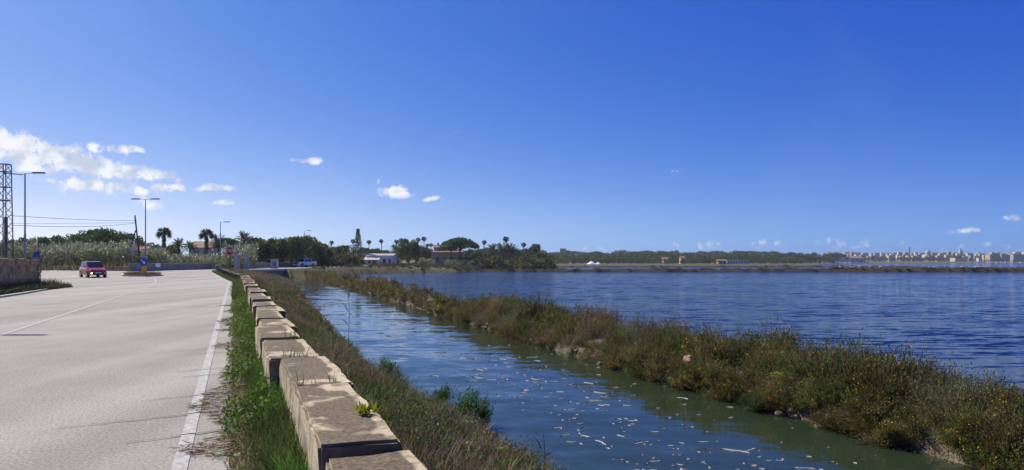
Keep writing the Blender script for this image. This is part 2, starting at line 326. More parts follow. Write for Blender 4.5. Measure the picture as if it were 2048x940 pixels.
# vegetation collector: everything is made of small quads with a colour each
class Veg:
    def __init__(s): s.V = []; s.F = []; s.C = []; s.n = 0
    def add(s, V, Fq, C): s.V.append(V); s.F.append(Fq + s.n); s.C.append(C); s.n += len(V)
    def leaves(s, P, D, L, W, C, droop=0.0):
        n = len(P); D = D / (np.linalg.norm(D, axis=1, keepdims=True) + 1e-9); rv = rng.normal(size=(n, 3)); S = np.cross(D, rv); S /= np.linalg.norm(S, axis=1, keepdims=True) + 1e-9
        L = np.broadcast_to(np.asarray(L, float).reshape(-1, 1), (n, 1)); W = np.broadcast_to(np.asarray(W, float).reshape(-1, 1), (n, 1))
        tip = P + D * L; tip[:, 2] -= (droop * L)[:, 0] if np.ndim(droop) == 0 else droop
        V = np.stack([P, P + D * L * .45 + S * W * .5, tip, P + D * L * .45 - S * W * .5], 1).reshape(-1, 3)
        s.add(V, np.arange(4 * n).reshape(-1, 4), np.repeat(np.broadcast_to(C, (n, 3)), 4, 0))
    def blades(s, P, h, w, lean, C, curl=.5):
        n = len(P); h = np.broadcast_to(h, n).reshape(-1, 1); w = np.broadcast_to(w, n).reshape(-1, 1)
        a = rng.uniform(0, 2 * np.pi, n); S = np.stack([np.cos(a), np.sin(a), 0 * a], 1) * w * .5
        Ld = lean * h; up = np.array([[0, 0, 1.]])
        m = P + up * h * .55 + Ld * .35; tp = P + up * h * (1 - curl * .25 * np.linalg.norm(lean, axis=1, keepdims=True)) + Ld
        V = np.stack([P - S, P + S, m + S * .8, m - S * .8, tp + S * .12, tp - S * .12], 1).reshape(-1, 3)
        i = np.arange(n)[:, None] * 6
        s.add(V, np.concatenate([i + [0, 1, 2, 3], i + [3, 2, 4, 5]], 0), np.repeat(np.broadcast_to(C, (n, 3)), 6, 0))
    def arrays(s): return np.concatenate(s.V), np.concatenate(s.F), np.concatenate(s.C)
    def stamp(s, arr, loc, sc, rz, tint=(1, 1, 1)):
        V, Fq, C = arr; c, q = math.cos(rz), math.sin(rz); sc = np.asarray(sc, float) * np.ones(3)
        W = V * sc; W = np.stack([W[:, 0] * c - W[:, 1] * q, W[:, 0] * q + W[:, 1] * c, W[:, 2]], 1) + np.asarray(loc)
        s.add(W, Fq, C * np.asarray(tint))
    def mesh(s, name): V, Fq, C = s.arrays(); return npmesh(name, V, Fq, C)
    def build(s, name, mat=None, parent=None): return link(name, s.mesh(name), mat or LEAF, parent)
def pick(cols, n, jit=.2):
    c = np.asarray(cols)[rng.integers(0, len(cols), n)]; return c * rng.uniform(1 - jit, 1 + jit, (n, 1))
def sphere(n):
    v = rng.normal(size=(n, 3)); return v / np.linalg.norm(v, axis=1, keepdims=True)

# ------------------------------------------------------------------ ground: one sheet in the (s,t) frame, out to the horizon
def tl(s): return np.interp(s, [-20, 6, 9, 11.6, 13, 15, 17, 45, 83, 106, 124], [3.6, 3.5, 3.55, 3.6, 3.2, 3.15, 3.05, 4.3, 6.3, 7.5, 8.0])
def tr(s): return np.interp(s, [-20, 10, 16, 31, 66, 122, 140], [8.8, 8.7, 8.7, 9.3, 10.6, 10.6, 10.6])
def vnoise(x, y, seed=0):
    def h(i, j): v = np.sin(i * 127.1 + j * 311.7 + seed * 74.7) * 43758.5453; return v - np.floor(v)
    i, j = np.floor(x), np.floor(y); fx, fy = x - i, y - j; fx = fx * fx * (3 - 2 * fx); fy = fy * fy * (3 - 2 * fy)
    return (h(i, j) * (1 - fx) + h(i + 1, j) * fx) * (1 - fy) + (h(i, j + 1) * (1 - fx) + h(i + 1, j + 1) * fx) * fy
def shoreX(Y): return np.interp(Y, [110, 120, 150, 158, 167, 188, 200, 290, 330, 470, 480, 1240, 1262, 3000], [-33, -32, -31, -29, -22, -6, -9, -11, -8, 30, 200, 545, 9000, 9000])
def height(s, t):
    X = s * UX + t * NX; Y = s * UY + t * NY; L_, R_ = tl(s), tr(s)
    left = rise(Y) - .035 + 5 * sm(600, 950, Y) + 9 * sm(950, 1700, Y)
    nz_ = (vnoise(s * 1.7, t * 1.7) - .5) * .10 + (vnoise(s * 5, t * 5, 3) - .5) * .05
    f = np.clip((t - .9) / (L_ - .9), 0, 1)
    bank = -.08 - 1.02 * f ** 1.5 + nz_ * np.clip(f * 4, 0, 1)
    bed = -1.0 - .8 * sm(0, 1, np.minimum(t - L_, R_ - t))
    dk = -1.35 + .60 * sm(-.12, .12, t - R_) + .16 * sm(.2, .9, t - R_) - .9 * sm(2.0, 3.0, t - R_) + nz_ * 1.3
    pond = np.full_like(X, -2.2)
    z = np.where(t < .9, left + .03 * sm(-.5, .2, t) + .17 * sm(-.12, .38, t) * (s < 60), np.where(t < L_, bank + rise(Y) * (1 - f), np.where(t < R_, bed, np.where(t < R_ + 3.6, dk, pond))))
    # beyond the bridge: land as far as the shore of the ponds, hills behind
    land = -.45 + .85 * sm(-14, -34, X) * (Y < 330) + .25 * sm(300, 480, Y) + (5 * sm(600, 950, Y) + 9 * sm(950, 1700, Y)) * (1 - .78 * sm(.38, .46, X / np.maximum(Y, 1))) + (vnoise(X * .12, Y * .12, 5) - .5) * .25
    sh = shoreX(Y); d = sh - X
    farz = np.where(d > 0, -1.2 + (land + 1.2) * sm(0, np.clip(Y * .012, 1.2, 8), d), -2.2)
    return np.where((s > 118) & (t > .9), np.where(t < 6, np.maximum(farz, left), farz), z)
def spaced(lims):
    out = []
    for a, b, st in lims: out += list(np.arange(a, b, st))
    return np.array(out)
sv = spaced([(-20, 2, 1.2), (2, 32, .28), (32, 118, .6), (118, 345, 2.2), (345, 700, 7), (700, 1400, 20), (1400, 3300, 80)])
tv = spaced([(-1500, -200, 80), (-200, -20, 10), (-20, -2, 2), (-2, -.6, .35), (-.6, 14.6, .19), (14.6, 90, 1.3), (90, 240, 6), (240, 900, 18), (900, 3200, 80)])
Sg, Tg = np.meshgrid(sv, tv, indexing='ij'); Zg = height(Sg, Tg)
Xg = Sg * UX + Tg * NX; Yg = Sg * UY + Tg * NY
C = np.zeros(Sg.shape + (3,)); C[:] = (.20, .17, .11)
fld = vnoise(Xg * .05, Yg * .05, 9)[..., None]; farc = np.array([.17, .135, .075]) * (1 - fld) + np.array([.11, .115, .045]) * fld
C = np.where(((Yg > 105) | (Tg < -9))[..., None], farc, C)
C = np.where(((Tg > tr(Sg)) & (Tg < tr(Sg) + 3.6) & (Sg < 118))[..., None], np.array([.17, .13, .085]), C)
ns, ntv = len(sv), len(tv); idx = np.arange(ns * ntv).reshape(ns, ntv)
Fg = np.stack([idx[:-1, :-1], idx[:-1, 1:], idx[1:, 1:], idx[1:, :-1]], -1).reshape(-1, 4)
Fg = Fg[:, ::-1]
g_o = link('ground', npmesh('ground', np.stack([Xg, Yg, Zg], -1).reshape(-1, 3), Fg, C.reshape(-1, 3), True), SOIL); tag(g_o, kind='structure')
def gz(X, Y):
    s, t = ST(np.asarray(X, float), np.asarray(Y, float)); return height(s, t)

# water: canal strip and the pond / sea sheet share one hidden edge inside the dike
ss = np.concatenate([np.arange(-18, 127, 3.0)])
cl = [RP(s, float(tl(s)) - 1.6, WATER) for s in ss]; crr = [RP(s, float(tr(s)) + 1.6, WATER) for s in ss]
V = cl + crr; n = len(ss)
o = link('canal_water', npmesh('canal_water', V, [[i, n + i, n + i + 1, i + 1] for i in range(n - 1)]), CANAL); tag(o, kind='structure')
far_r = [(4000, -60 + 3600 * (i / (n - 1)), WATER) for i in range(n)]
V = crr + far_r
o = link('pond_water', npmesh('pond_water', V + [(4000, 5000, WATER), (-3000, 5000, WATER)], [[i, n + i, n + i + 1, i + 1] for i in range(n - 1)] + [[n - 1, 2 * n - 1, 2 * n, 2 * n + 1]]), POND); tag(o, kind='structure')

# ------------------------------------------------------------------ roads
def sheet(name, pts, mat, dz, kind='structure', parent=None, cuts=True):
    bm = bmesh.new(); f = bm.faces.new([bm.verts.new((p[0], p[1], 0)) for p in pts])
    if f.normal.z < 0: f.normal_flip()
    if cuts:
        for yy in np.arange(58, 100, 4):
            bmesh.ops.bisect_plane(bm, geom=bm.verts[:] + bm.edges[:] + bm.faces[:], plane_co=(0, yy, 0), plane_no=(0, 1, 0))
    bmesh.ops.triangulate(bm, faces=bm.faces[:])
    for v in bm.verts: v.co.z = float(rise(v.co.y)) + dz
    bmesh.ops.recalc_face_normals(bm, faces=bm.faces[:])
    if sum(f.normal.z for f in bm.faces) < 0: bmesh.ops.reverse_faces(bm, faces=bm.faces[:])
    me = bpy.data.meshes.new(name); bm.to_mesh(me); bm.free(); o = link(name, me, mat, parent)
    if kind: o['kind'] = kind
    return o
def wt(s): return float(np.interp(s, [0, 60, 72, 95], [.43, .43, -.35, -2.2]))      # left face of the block wall
edge_r = [RP(s, wt(s) - .42 + .05 * math.sin(s * 1.3)) for s in np.arange(-16, 92, 1.5)]
main = edge_r + [(-36.5, 90), (-41, 92), (-44, 91), (-62, 97), (-70, 99), (-62, 88), (-53, 79), (-41, 61.5), (-34, 51.5), (-30.6, 47.8), RP(50, -10.1), RP(47, -9.75), RP(42, -9.6), RP(-16, -9.6)]
road = sheet('road', [p[:2] for p in main], ASPH, 0.0)
sheet('bridge_road', [(-36.4, 84), (-36.4, 330), (-43.6, 330), (-43.6, 84)], ASPH, .006)
def ribbon(name, pts, w, mat, dz, parent=None, kind=None):
    pts = [Vector((p[0], p[1], 0)) for p in pts]; V = []
    for i, p in enumerate(pts):
        d = (pts[min(i + 1, len(pts) - 1)] - pts[max(i - 1, 0)]).normalized(); q = Vector((-d.y, d.x, 0)); ww = (w[i] if hasattr(w, '__len__') else w) / 2
        for sg in (1, -1): c = p + q * ww * sg; V.append((c.x, c.y, float(rise(c.y)) + dz))
    o = link(name, npmesh(name, V, [[2 * i, 2 * i + 1, 2 * i + 3, 2 * i + 2] for i in range(len(pts) - 1)]), mat, parent)
    if kind: o['kind'] = kind
    return o
ribbon('edge_line', [RP(s, wt(s) - .83) for s in np.arange(2, 84, .8)], .115, PAINT, .008, road)
cpts = [RP(s, -4.75 - .3 * sm(20, 45, s)) for s in np.arange(4, 44.5, 1.5)] + [(-20.8 - .38 * d - .0029 * d * d, 40.2 + d) for d in np.arange(2.5, 30, 2.5)]
ribbon('centre_line', cpts, .10, PAINT, .008, road)
for k in range(9):                          # cracks running in from the broken edge
    s0 = 4.6 + k * 1.25 + random.uniform(-.4, .4); t0 = wt(s0) - .45; pts = []; w = []
    ln = random.uniform(.5, 1.7)
    for i in range(14):
        f = i / 13; pts.append(RP(s0 - .25 * ln * f + random.uniform(-.03, .03), t0 - ln * f)); w.append(.022 * (1 - f) + .004 + random.uniform(0, .012))
    ribbon('crack', pts, w, M['crack'], .0115, road)
# kerb on the far left of the road
kp = [RP(s, -9.72) for s in np.arange(-10, 43, 2)] + [RP(47, -9.9), RP(50, -10.25), (-31, 48.3), (-34.2, 52), (-41, 62)]
kb = MB()
for a, b in zip(kp, kp[1:]):
    d = Vector(b[:2]) - Vector(a[:2]); kb.box(((a[0] + b[0]) / 2, (a[1] + b[1]) / 2, .02), (d.length, .22, .13), math.atan2(d.y, d.x))
o = kb.build('kerb', M['kerb']); tag(o, kind='structure')

# bridge deck edge and abutment, the pale kerb of the road across the bridge
bd = MB(); bd.box((-36.0, 119, .30), (.5, 62, .28)); o = bd.build('bridge_kerb', M['kerb']); tag(o, 'long pale concrete kerb edging the bridge over the canal', 'kerb')
bw = MB(); bw.box((-36.15, 106, -.55), (.45, 18, 1.42)); bw.box((-36.15, 132, -.55), (.45, 20, 1.42)); bw.box((-36.2, 118.5, -.02), (.4, 8, .36))
o = bw.build('canal_bridge', M['concrete']); tag(o, 'low grey concrete bridge spanning the far end of the canal', 'bridge')
rk = MB(); rk.box((-36.0, 200, .40), (.45, 100, .16)); o = rk.build('road_kerb', M['kerb']); tag(o, 'thin pale kerb of the road running on past the white house', 'kerb')

# ------------------------------------------------------------------ the row of concrete blocks along the canal
def block(s0, s1, t0, w, top, bot, jit, label, idx):
    bm = bmesh.new(); bmesh.ops.create_cube(bm, size=1)
    bmesh.ops.scale(bm, verts=bm.verts, vec=(w, s1 - s0, top - bot))
    bmesh.ops.bevel(bm, geom=bm.edges[:], offset=.018, segments=2, affect='EDGES')
    bmesh.ops.subdivide_edges(bm, edges=[e for e in bm.edges if e.calc_length() > .2], cuts=7 if s0 < 14 else 1, use_grid_fill=True)
    for v in bm.verts:
        x, y, z = v.co
        a = vnoise(np.array(x * 7 + idx * 9.1), np.array((y + z * 1.7) * 7), 2) - .5
        v.co = (x + .045 * float(a) * (1 if abs(x) > w * .4 else 0), y + .03 * float(a), z + (.010 * float(vnoise(np.array(x * 5 + idx), np.array(y * 4), 8) - .5) if z > 0 else 0))
    me = bpy.data.meshes.new('concrete_block'); bm.to_mesh(me); bm.free(); me.polygons.foreach_set('use_smooth', np.zeros(len(me.polygons), bool))
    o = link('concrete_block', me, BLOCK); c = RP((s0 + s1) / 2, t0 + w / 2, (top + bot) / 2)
    o.location = c; o.rotation_euler = (jit[0], jit[1], math.atan2(-UX, UY) + jit[2])
    return tag(o, label, 'concrete block', 'concrete blocks in a row between road and canal')
spec = [(1.9, 4.0, .46, .47, .545, 'lichen stained concrete block with a round pale patch, one step below its neighbour'),
        (4.03, 6.05, .425, .46, .605, 'concrete block with a yellow flowering weed growing on its canal edge'),
        (6.07, 7.90, .44, .47, .60, 'concrete block with a jagged pale patch in its dark lichen, next to the flowering one'),
        (7.98, 9.85, .33, .52, .585, 'concrete block jutting towards the road with tall weeds at its joint'),
        (9.95, 11.8, .30, .50, .61, 'concrete block standing proud just beyond the one jutting towards the road')]
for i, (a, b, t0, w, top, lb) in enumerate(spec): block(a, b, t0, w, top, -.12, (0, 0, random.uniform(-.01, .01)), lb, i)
s = 11.95; i = 5
while s < 92:
    ln = random.uniform(1.6, 2.0); top = random.choice([.5, .56, .6, .62]) + random.uniform(-.03, .03); sc = s + ln / 2
    ang = math.atan2(wt(s + ln) - wt(s), ln); zr = float(rise(RP(sc, 0)[1]))
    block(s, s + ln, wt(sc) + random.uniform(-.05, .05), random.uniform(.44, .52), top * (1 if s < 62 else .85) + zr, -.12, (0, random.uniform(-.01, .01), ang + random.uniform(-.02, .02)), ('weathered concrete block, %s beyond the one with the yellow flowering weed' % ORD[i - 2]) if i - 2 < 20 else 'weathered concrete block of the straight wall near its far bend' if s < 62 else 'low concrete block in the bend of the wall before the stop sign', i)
    s += ln + random.choice([.03, .05, .06, .12]); i += 1

# ------------------------------------------------------------------ shrubs, grass, weeds
OLIVE = [(.11, .105, .032), (.14, .12, .04), (.085, .095, .03), (.17, .135, .05)]
BROWN = [(.17, .11, .055), (.21, .14, .07), (.13, .085, .05), (.25, .18, .10)]
GREEN = [(.055, .105, .024), (.08, .135, .03), (.042, .08, .02)]
BRIGHT = [(.09, .20, .025), (.13, .25, .03), (.06, .15, .02)]
STRAW = [(.36, .28, .16), (.28, .21, .12), (.42, .34, .20)]
GREYT = [(.22, .19, .14), (.18, .15, .12), (.27, .23, .17)]
FLOWER = [(.55, .33, .02), (.60, .40, .03), (.42, .22, .02)]
def shrub(nst, nlf, L, W, cols, dead=.25, flower=0.0, spread=.75, tall=.7, stemcol=BROWN):
    v = Veg(); nc_ = max(6, nst // 10); cd = sphere(nc_); cd[:, 2] = np.abs(cd[:, 2]) * 1.1 + .15; cd /= np.linalg.norm(cd, axis=1, keepdims=True); ci = rng.integers(0, nc_, nst); ct = rng.uniform(.6, 1.35, nc_)
    cl_ = rng.uniform(.7, 1.1, nc_); d = cd[ci] + rng.normal(size=(nst, 3)) * .2; d[:, 2] = np.abs(d[:, 2]); d /= np.linalg.norm(d, axis=1, keepdims=True)
    ln = rng.uniform(.8, 1.05, nst) * cl_[ci]
    base = rng.normal(size=(nst, 3)) * [.10, .10, .0]; ex = np.array([spread, spread, tall])
    tips = base + d * ln[:, None] * ex
    v.leaves(base, tips - base, np.linalg.norm(tips - base, axis=1), .012, pick(stemcol, nst))
    f = rng.uniform(.30, 1.04, (nst, nlf)); P = (base[:, None] + (tips - base)[:, None] * f[..., None]).reshape(-1, 3) + rng.normal(size=(nst * nlf, 3)) * .035
    D = np.repeat(d, nlf, 0) + rng.normal(size=(nst * nlf, 3)) * .55 + [0, 0, .35]
    Cc = pick(cols, nst * nlf, .22) * np.repeat(ct[ci], nlf)[:, None]; low = (f.ravel() < .5) & (rng.random(nst * nlf) < dead * 2); Cc[low] = pick(stemcol, low.sum())
    v.leaves(P, D, rng.uniform(.6, 1.3, nst * nlf) * L, W, Cc)
    if flower:
        k = int(nst * flower); i = rng.integers(0, nst, k); Pf = np.repeat(tips[i], 3, 0) + rng.normal(size=(3 * k, 3)) * .03 + [0, 0, .015]
        v.leaves(Pf, sphere(3 * k) + [0, 0, .6], .03, .03, pick(FLOWER, 3 * k))
    return v.arrays()
near_sh = [shrub(120, 16, .06, .021, OLIVE + BROWN[:2]), shrub(130, 16, .06, .021, OLIVE + GREEN[:1], flower=.26), shrub(110, 14, .055, .018, BROWN + GREYT), shrub(130, 16, .07, .019, OLIVE[:2] + GREEN, flower=.12),
           shrub(90, 14, .05, .012, GREYT + OLIVE[:1], dead=.5, stemcol=GREYT)]
far_sh = [shrub(34, 9, .15, .05, OLIVE + BROWN[:2], flower=0), shrub(34, 9, .15, .05, OLIVE + GREEN[:1] + [(.22, .15, .03)]), shrub(34, 9, .15, .045, BROWN + GREYT), shrub(34, 9, .15, .05, OLIVE + BROWN)]
def dike_z(s, t): return float(height(np.array([float(s)]), np.array([float(t)]))[0])
# the scrub that covers the dike between canal and pond
dv = Veg(); s = 3.0
while s < 121:
    near = s < 34; step = .50 if near else .85
    for k in range(8 if near else 4):
        t = float(tr(s)) + (rng.uniform(-.08, .22) if k < 3 else .15 + rng.random() * 2.1); ss_ = s + rng.uniform(-.4, .4); zone = vnoise(np.array(ss_ * .23), np.array(t * .5), 4)
        j = (rng.choice([0, 1, 1, 3, 0]) if zone > .58 else rng.choice([0, 2, 2, 4, 3]) if zone < .42 else rng.choice([0, 3, 0, 2])) if near else rng.integers(0, 4)
        edge = min(1, (t - float(tr(s))) / .8); big = float(.34 + .62 * vnoise(np.array(ss_ * .55), np.array(t * .6), 6)) * (.72 + .28 * edge)
        big *= 1 if near else 1.2; arr = near_sh[j] if near else far_sh[j]; z = max(dike_z(ss_, t) - .04, -1.0)
        dv.stamp(arr, RP(ss_, t, z), (big * rng.uniform(.9, 1.2), big * rng.uniform(.9, 1.2), big * rng.uniform(.95, 1.35) * (1.38 if 8 < ss_ < 30 and edge > .6 else 1.12)), rng.uniform(0, 6.28), rng.uniform(.65, 1.4) * np.array([rng.uniform(.85, 1.15), rng.uniform(.9, 1.18), .9]))
    s += step
o = dv.build('dike_scrub'); tag(o, 'brown and olive salt scrub with yellow flowers covering the dike', 'scrub', kind='stuff')
# plants that stand out on the dike and the near bank
def plant(name, arr, X, Y, z, sc, label, cat='shrub', group=None, rz=None, mat=None, tint=(1, 1, 1)):
    v = Veg(); v.stamp(arr, (0, 0, 0), 1, 0, tint); o = v.build(name, mat); o.location = (X, Y, z); o.scale = (sc,) * 3 if np.ndim(sc) == 0 else sc; o.rotation_euler.z = rng.uniform(0, 6) if rz is None else rz
    return tag(o, label, cat, group)
tuft = shrub(150, 14, .09, .010, GREEN + [(.05, .10, .03)], dead=.02, stemcol=GREEN, spread=.8, tall=.6)
lush = shrub(90, 26, .085, .022, BRIGHT + GREEN, dead=.05, stemcol=GREEN, spread=.55, tall=.75)
pale = shrub(170, 26, .05, .012, [(.13, .16, .07), (.17, .19, .09), (.10, .13, .05)], dead=.15, spread=.9, tall=.95)
for (x, y, sc, lb) in [(1275, 752, .62, 'round dark green tuft hanging over the canal below the dike'), (1502, 822, .50, 'small bright green tuft at the waterline beside bare pale soil'),
                       (925, 645, .60, 'dark green tuft at the waterline where the dike narrows')]:
    X, Y, z = GP(x, y, WATER + .05); plant('grass_tuft', tuft, X + .12, Y + .3, z, sc, lb, 'grass tuft')
X, Y = RP(7.1, 9.2)[:2]; plant('saltbush', pale, X, Y, -.68, .86, 'large pale green feathery saltbush on the dike with reddish stems below', 'shrub')
X, Y = RP(8.3, 9.0)[:2]; plant('saltbush', pale, X, Y, -.8, .5, 'smaller pale green saltbush beside the large feathery one', 'shrub')
for (s0, t0, j, sc, lb) in [(6.0, 8.95, 2, .75, 'rusty brown shrub hanging over the near end of the canal'), (5.2, 9.4, 0, .8, 'olive brown shrub behind the feathery saltbush'), (6.6, 10.3, 4, .9, 'grey dry shrub on the crest beside the feathery saltbush'), (9.3, 8.85, 3, .55, 'green leafy shrub at the foot of the dike near the saltbush')]:
    X, Y = RP(s0, t0)[:2]; plant('dike_shrub', near_sh[j], X, Y, -.78, sc, lb)
X, Y = RP(12.9, 11.0)[:2]; plant('flowering_shrub', near_sh[1], X, Y, -.5, 1.15, 'broad shrub dotted with yellow flowers on top of the dike', 'shrub')
for (x, y, z, sc, lb) in [(772, 752, -.75, .55, 'upright bright green succulent bush at the water below the joint of two blocks'), (935, 835, -.85, .62, 'wide bright green succulent bush leaning out over the canal'),
                          (965, 838, -.9, .45, 'low green succulent bush at the outer end of the wide one'), (890, 800, -.7, .40, 'green succulent sprig between dry grass and the wide canal bush'), (690, 835, -.25, .0, '')]:
    if sc: X, Y, zz = GP(x, y, z); plant('succulent_bush', lush, X, Y, z - .05, sc, lb, 'bush')
# green verge between road and blocks
gv = Veg()
def scatter(n, s0, s1, t0f, t1f, power=1.0):
    s = s0 + (s1 - s0) * rng.random(n) ** power; a = np.array([t0f(q) for q in s]); b = np.array([t1f(q) for q in s]); t = a + (b - a) * rng.random(n); return s, t
def pts(s, t, dz=0.0): return np.stack([s * UX + t * NX, s * UY + t * NY, height(s, t) + dz], 1)
s_, t_ = scatter(30000, 3.2, 32, lambda q: wt(q) - .50, lambda q: wt(q) + .02, 1.6)
k = vnoise(s_ * 1.6, t_ * 3, 12); P = pts(s_, t_); d_ = (t_ - np.array([wt(q) for q in s_]) + .5) / .5
keep = rng.random(len(s_)) < (.25 + 1.2 * d_) * (.5 + k); P, d_, k = P[keep], d_[keep], k[keep]; n_ = len(P)
lean = rng.normal(size=(n_, 3)) * .35; lean[:, 2] = 0
gv.blades(P, rng.uniform(.05, .26, n_) * (.25 + .95 * np.clip(d_, 0, 1)), rng.uniform(.006, .013, n_), lean, np.where((k > .58)[:, None], pick(BRIGHT + GREEN, n_), np.where((d_ < .35)[:, None], pick(OLIVE + STRAW + GREEN, n_), pick(GREEN + OLIVE[:3], n_))))
s_, t_ = scatter(9000, 32, 92, lambda q: wt(q) - .55, lambda q: wt(q) + .02); P = pts(s_, t_); n_ = len(P); lean = rng.normal(size=(n_, 3)) * .4; lean[:, 2] = 0
gv.blades(P, rng.uniform(.10, .32, n_), .035, lean, pick(GREEN + BRIGHT[:1] + OLIVE, n_))
s_, t_ = scatter(11000, 3.2, 30, lambda q: wt(q) - .55, lambda q: wt(q) - .04, 1.5); k = vnoise(s_ * 1.3, t_ * 2.4, 15) > .5; P = pts(s_[k], t_[k]); n_ = len(P); P[:, 2] += rng.uniform(.03, .22, n_)
gv.leaves(P, sphere(n_) + [0, 0, .5], rng.uniform(.025, .05, n_), .03, pick([(.12, .22, .03), (.19, .26, .04), (.08, .15, .03), (.05, .10, .025)], n_))
o = gv.build('verge_grass'); tag(o, 'green grass and weeds along the foot of the concrete blocks', 'grass', kind='stuff')
sv_ = Veg()                                  # straw and creeping weeds spilling onto the asphalt
s_, t_ = scatter(26000, 3.3, 30, lambda q: wt(q) - .95, lambda q: wt(q) - .22, 1.6); off = np.array([wt(q) for q in s_]) - t_
lim = .30 + .62 * vnoise(s_ * 1.5, s_ * 0 + 3, 51) ** 1.6 + .10 * vnoise(s_ * 7, t_ * 7, 52); keep = (off < lim) & (rng.random(len(s_)) < .35 + .65 * vnoise(s_ * 2.2, t_ * 2.2, 53)); s_, t_, off = s_[keep], t_[keep], off[keep]; n_ = len(s_)
P = np.stack([s_ * UX + t_ * NX, s_ * UY + t_ * NY, np.maximum(height(s_, t_), 0) + .006 + rng.random(n_) * .03], 1); D = np.stack([-NX + rng.normal(size=n_) * .9, -NY + rng.normal(size=n_) * .9, rng.normal(size=n_) * .14 + .06], 1)
kk = vnoise(s_ * 1.4, t_ * 2, 54); sv_.leaves(P, D, rng.uniform(.04, .15, n_), .007, np.where((kk > .56)[:, None], pick(OLIVE + GREEN, n_), pick(STRAW + BROWN, n_)))
o = sv_.build('verge_straw', DRY); tag(o, 'dry straw and creeping weeds spilling over the road edge', 'straw', kind='stuff')
# dry bank between blocks and canal
bv = Veg()
for (n_, s0, s1, w, pw) in ((46000, 3.0, 30, .008, 1.5), (24000, 30, 116, .03, 1.0)):
    s_, t_ = scatter(n_, s0, s1, lambda q: wt(q) + .55, lambda q: float(tl(q)) + .05, pw); P = pts(s_, t_); k = vnoise(s_ * .8, t_ * 1.2, 21); n_ = len(P)
    lean = rng.normal(size=(n_, 3)) * .38; lean[:, 2] = 0
    c_ = np.where((k > .54)[:, None], pick(GREEN + OLIVE + [(.15, .17, .05)], n_), pick(BROWN + GREYT + STRAW + OLIVE, n_))
    eg = 1 - .6 * np.clip((t_ - tl(s_) + 1.1) / 1.1, 0, 1); bv.blades(P, rng.uniform(.08, .36, n_) * eg * (.35 + 1.1 * vnoise(s_ * 1.9, t_ * 1.9, 23)), rng.uniform(.8, 1.5, n_) * w, lean, c_ * 1.2)
for i in range(420):
    s0 = 3.4 + 70 * rng.random() ** 1.7; t0 = wt(s0) + .75 + (float(tl(s0)) - wt(s0) - .95) * rng.random()
    bv.stamp(near_sh[rng.choice([0, 2, 4, 3])] if s0 < 22 else far_sh[rng.integers(0, 4)], RP(s0, t0, dike_z(s0, t0) - .05), rng.uniform(.26, .62), rng.uniform(0, 6), rng.uniform(.7, 1.35) * np.array([1, rng.uniform(.95, 1.3), 1.0]))
s_, t_ = scatter(7000, 3.2, 30, lambda q: wt(q) + .55, lambda q: float(tl(q)), 1.4); k = vnoise(s_ * .9, t_ * 1.3, 31) > .6; P = pts(s_[k], t_[k]); n_ = len(P); P[:, 2] += rng.uniform(.05, .28, n_)
bv.leaves(P, sphere(n_) + [0, 0, .9], rng.uniform(.04, .08, n_), .022, pick(BRIGHT, n_))
o = bv.build('bank_grass', DRY); tag(o, 'dry brown grass and weeds on the bank between blocks and canal', 'grass', kind='stuff')
# single weeds
def reed_stem(name, loc, h, label, plume=True):
    r = empty(name, loc); m = MB(); m.tube((0, 0, 0), (.02, 0, h * .6), .008, .006, 6); m.tube((.02, 0, h * .6), (.0, .02, h), .006, .003, 6); m.build('stem', M['stemgreen'], r)
    
    for zf, dd, ll in ((.25, (1, .2, .5), .28), (.4, (-.9, .3, 1.0), .30), (.55, (.6, -.6, .7), .22), (.62, (-.7, 0, 1.6), .34)):
        v = Veg(); v.leaves(np.array([[0, 0, zf * h]]), np.array([dd]), ll, .03, pick(GREEN, 1), .25); v.build('leaf', REED, r)
    if plume:
        v = Veg(); f = rng.random(70); P = np.stack([0 * f, .02 + 0 * f, h * (.86 + .16 * f)], 1); v.leaves(P, np.stack([rng.normal(size=70) * .5, rng.normal(size=70) * .5, .8 + 0 * f], 1), .07, .016, pick([(.45, .40, .30), (.52, .48, .38)], 70)); v.build('plume', DRY, r)
    return tag(r, label, 'reed')
M['stemgreen'] = pmat('green_stem', (.08, .11, .04), (.06, .085, .03), 6)
X, Y, z = GP(697, 692, -.55); reed_stem('reed_stem', (X, Y, z - .05), 1.45, 'tall thin reed with a pale feathery plume rising above the canal bank')
X, Y, z = GP(1087, 955, -1.0); reed_stem('reed_stem', (X, Y, z - .1), .62, 'single green reed blade standing at the edge of the water', False)
v = Veg(); n_ = 60; v.leaves(rng.normal(size=(n_, 3)) * [.03, .03, .0] + [0, 0, .01], sphere(n_) + [0, 0, .9], rng.uniform(.05, .11, n_), .02, pick([(.20, .24, .03), (.42, .36, .03), (.13, .18, .03)], n_))
o = v.build('flowering_weed'); o.location = (*RP(4.75, .80)[:2], .60); tag(o, 'small yellow flowering weed growing on top of a concrete block', 'weed')
for (s0, t0, nb, lb) in [(7.94, .62, 26, 'thin grassy weed sprouting from the joint behind the patchy block'), (6.06, .62, 18, 'short grass sprouting from the crack between the two largest blocks'), (9.9, .72, 20, 'leafy weed sprouting at the joint of the block jutting towards the road')]:
    v = Veg(); P = np.stack([rng.uniform(-.16, .16, nb), rng.normal(size=nb) * .012, np.zeros(nb)], 1); lean = rng.normal(size=(nb, 3)) * .4; lean[:, 2] = 0
    v.blades(P, rng.uniform(.06, .20, nb), .008, lean, pick(GREEN + OLIVE, nb)); o = v.build('joint_weed'); o.location = RP(s0, t0, .57); o.rotation_euler.z = math.atan2(-UX, UY); tag(o, lb, 'weed')

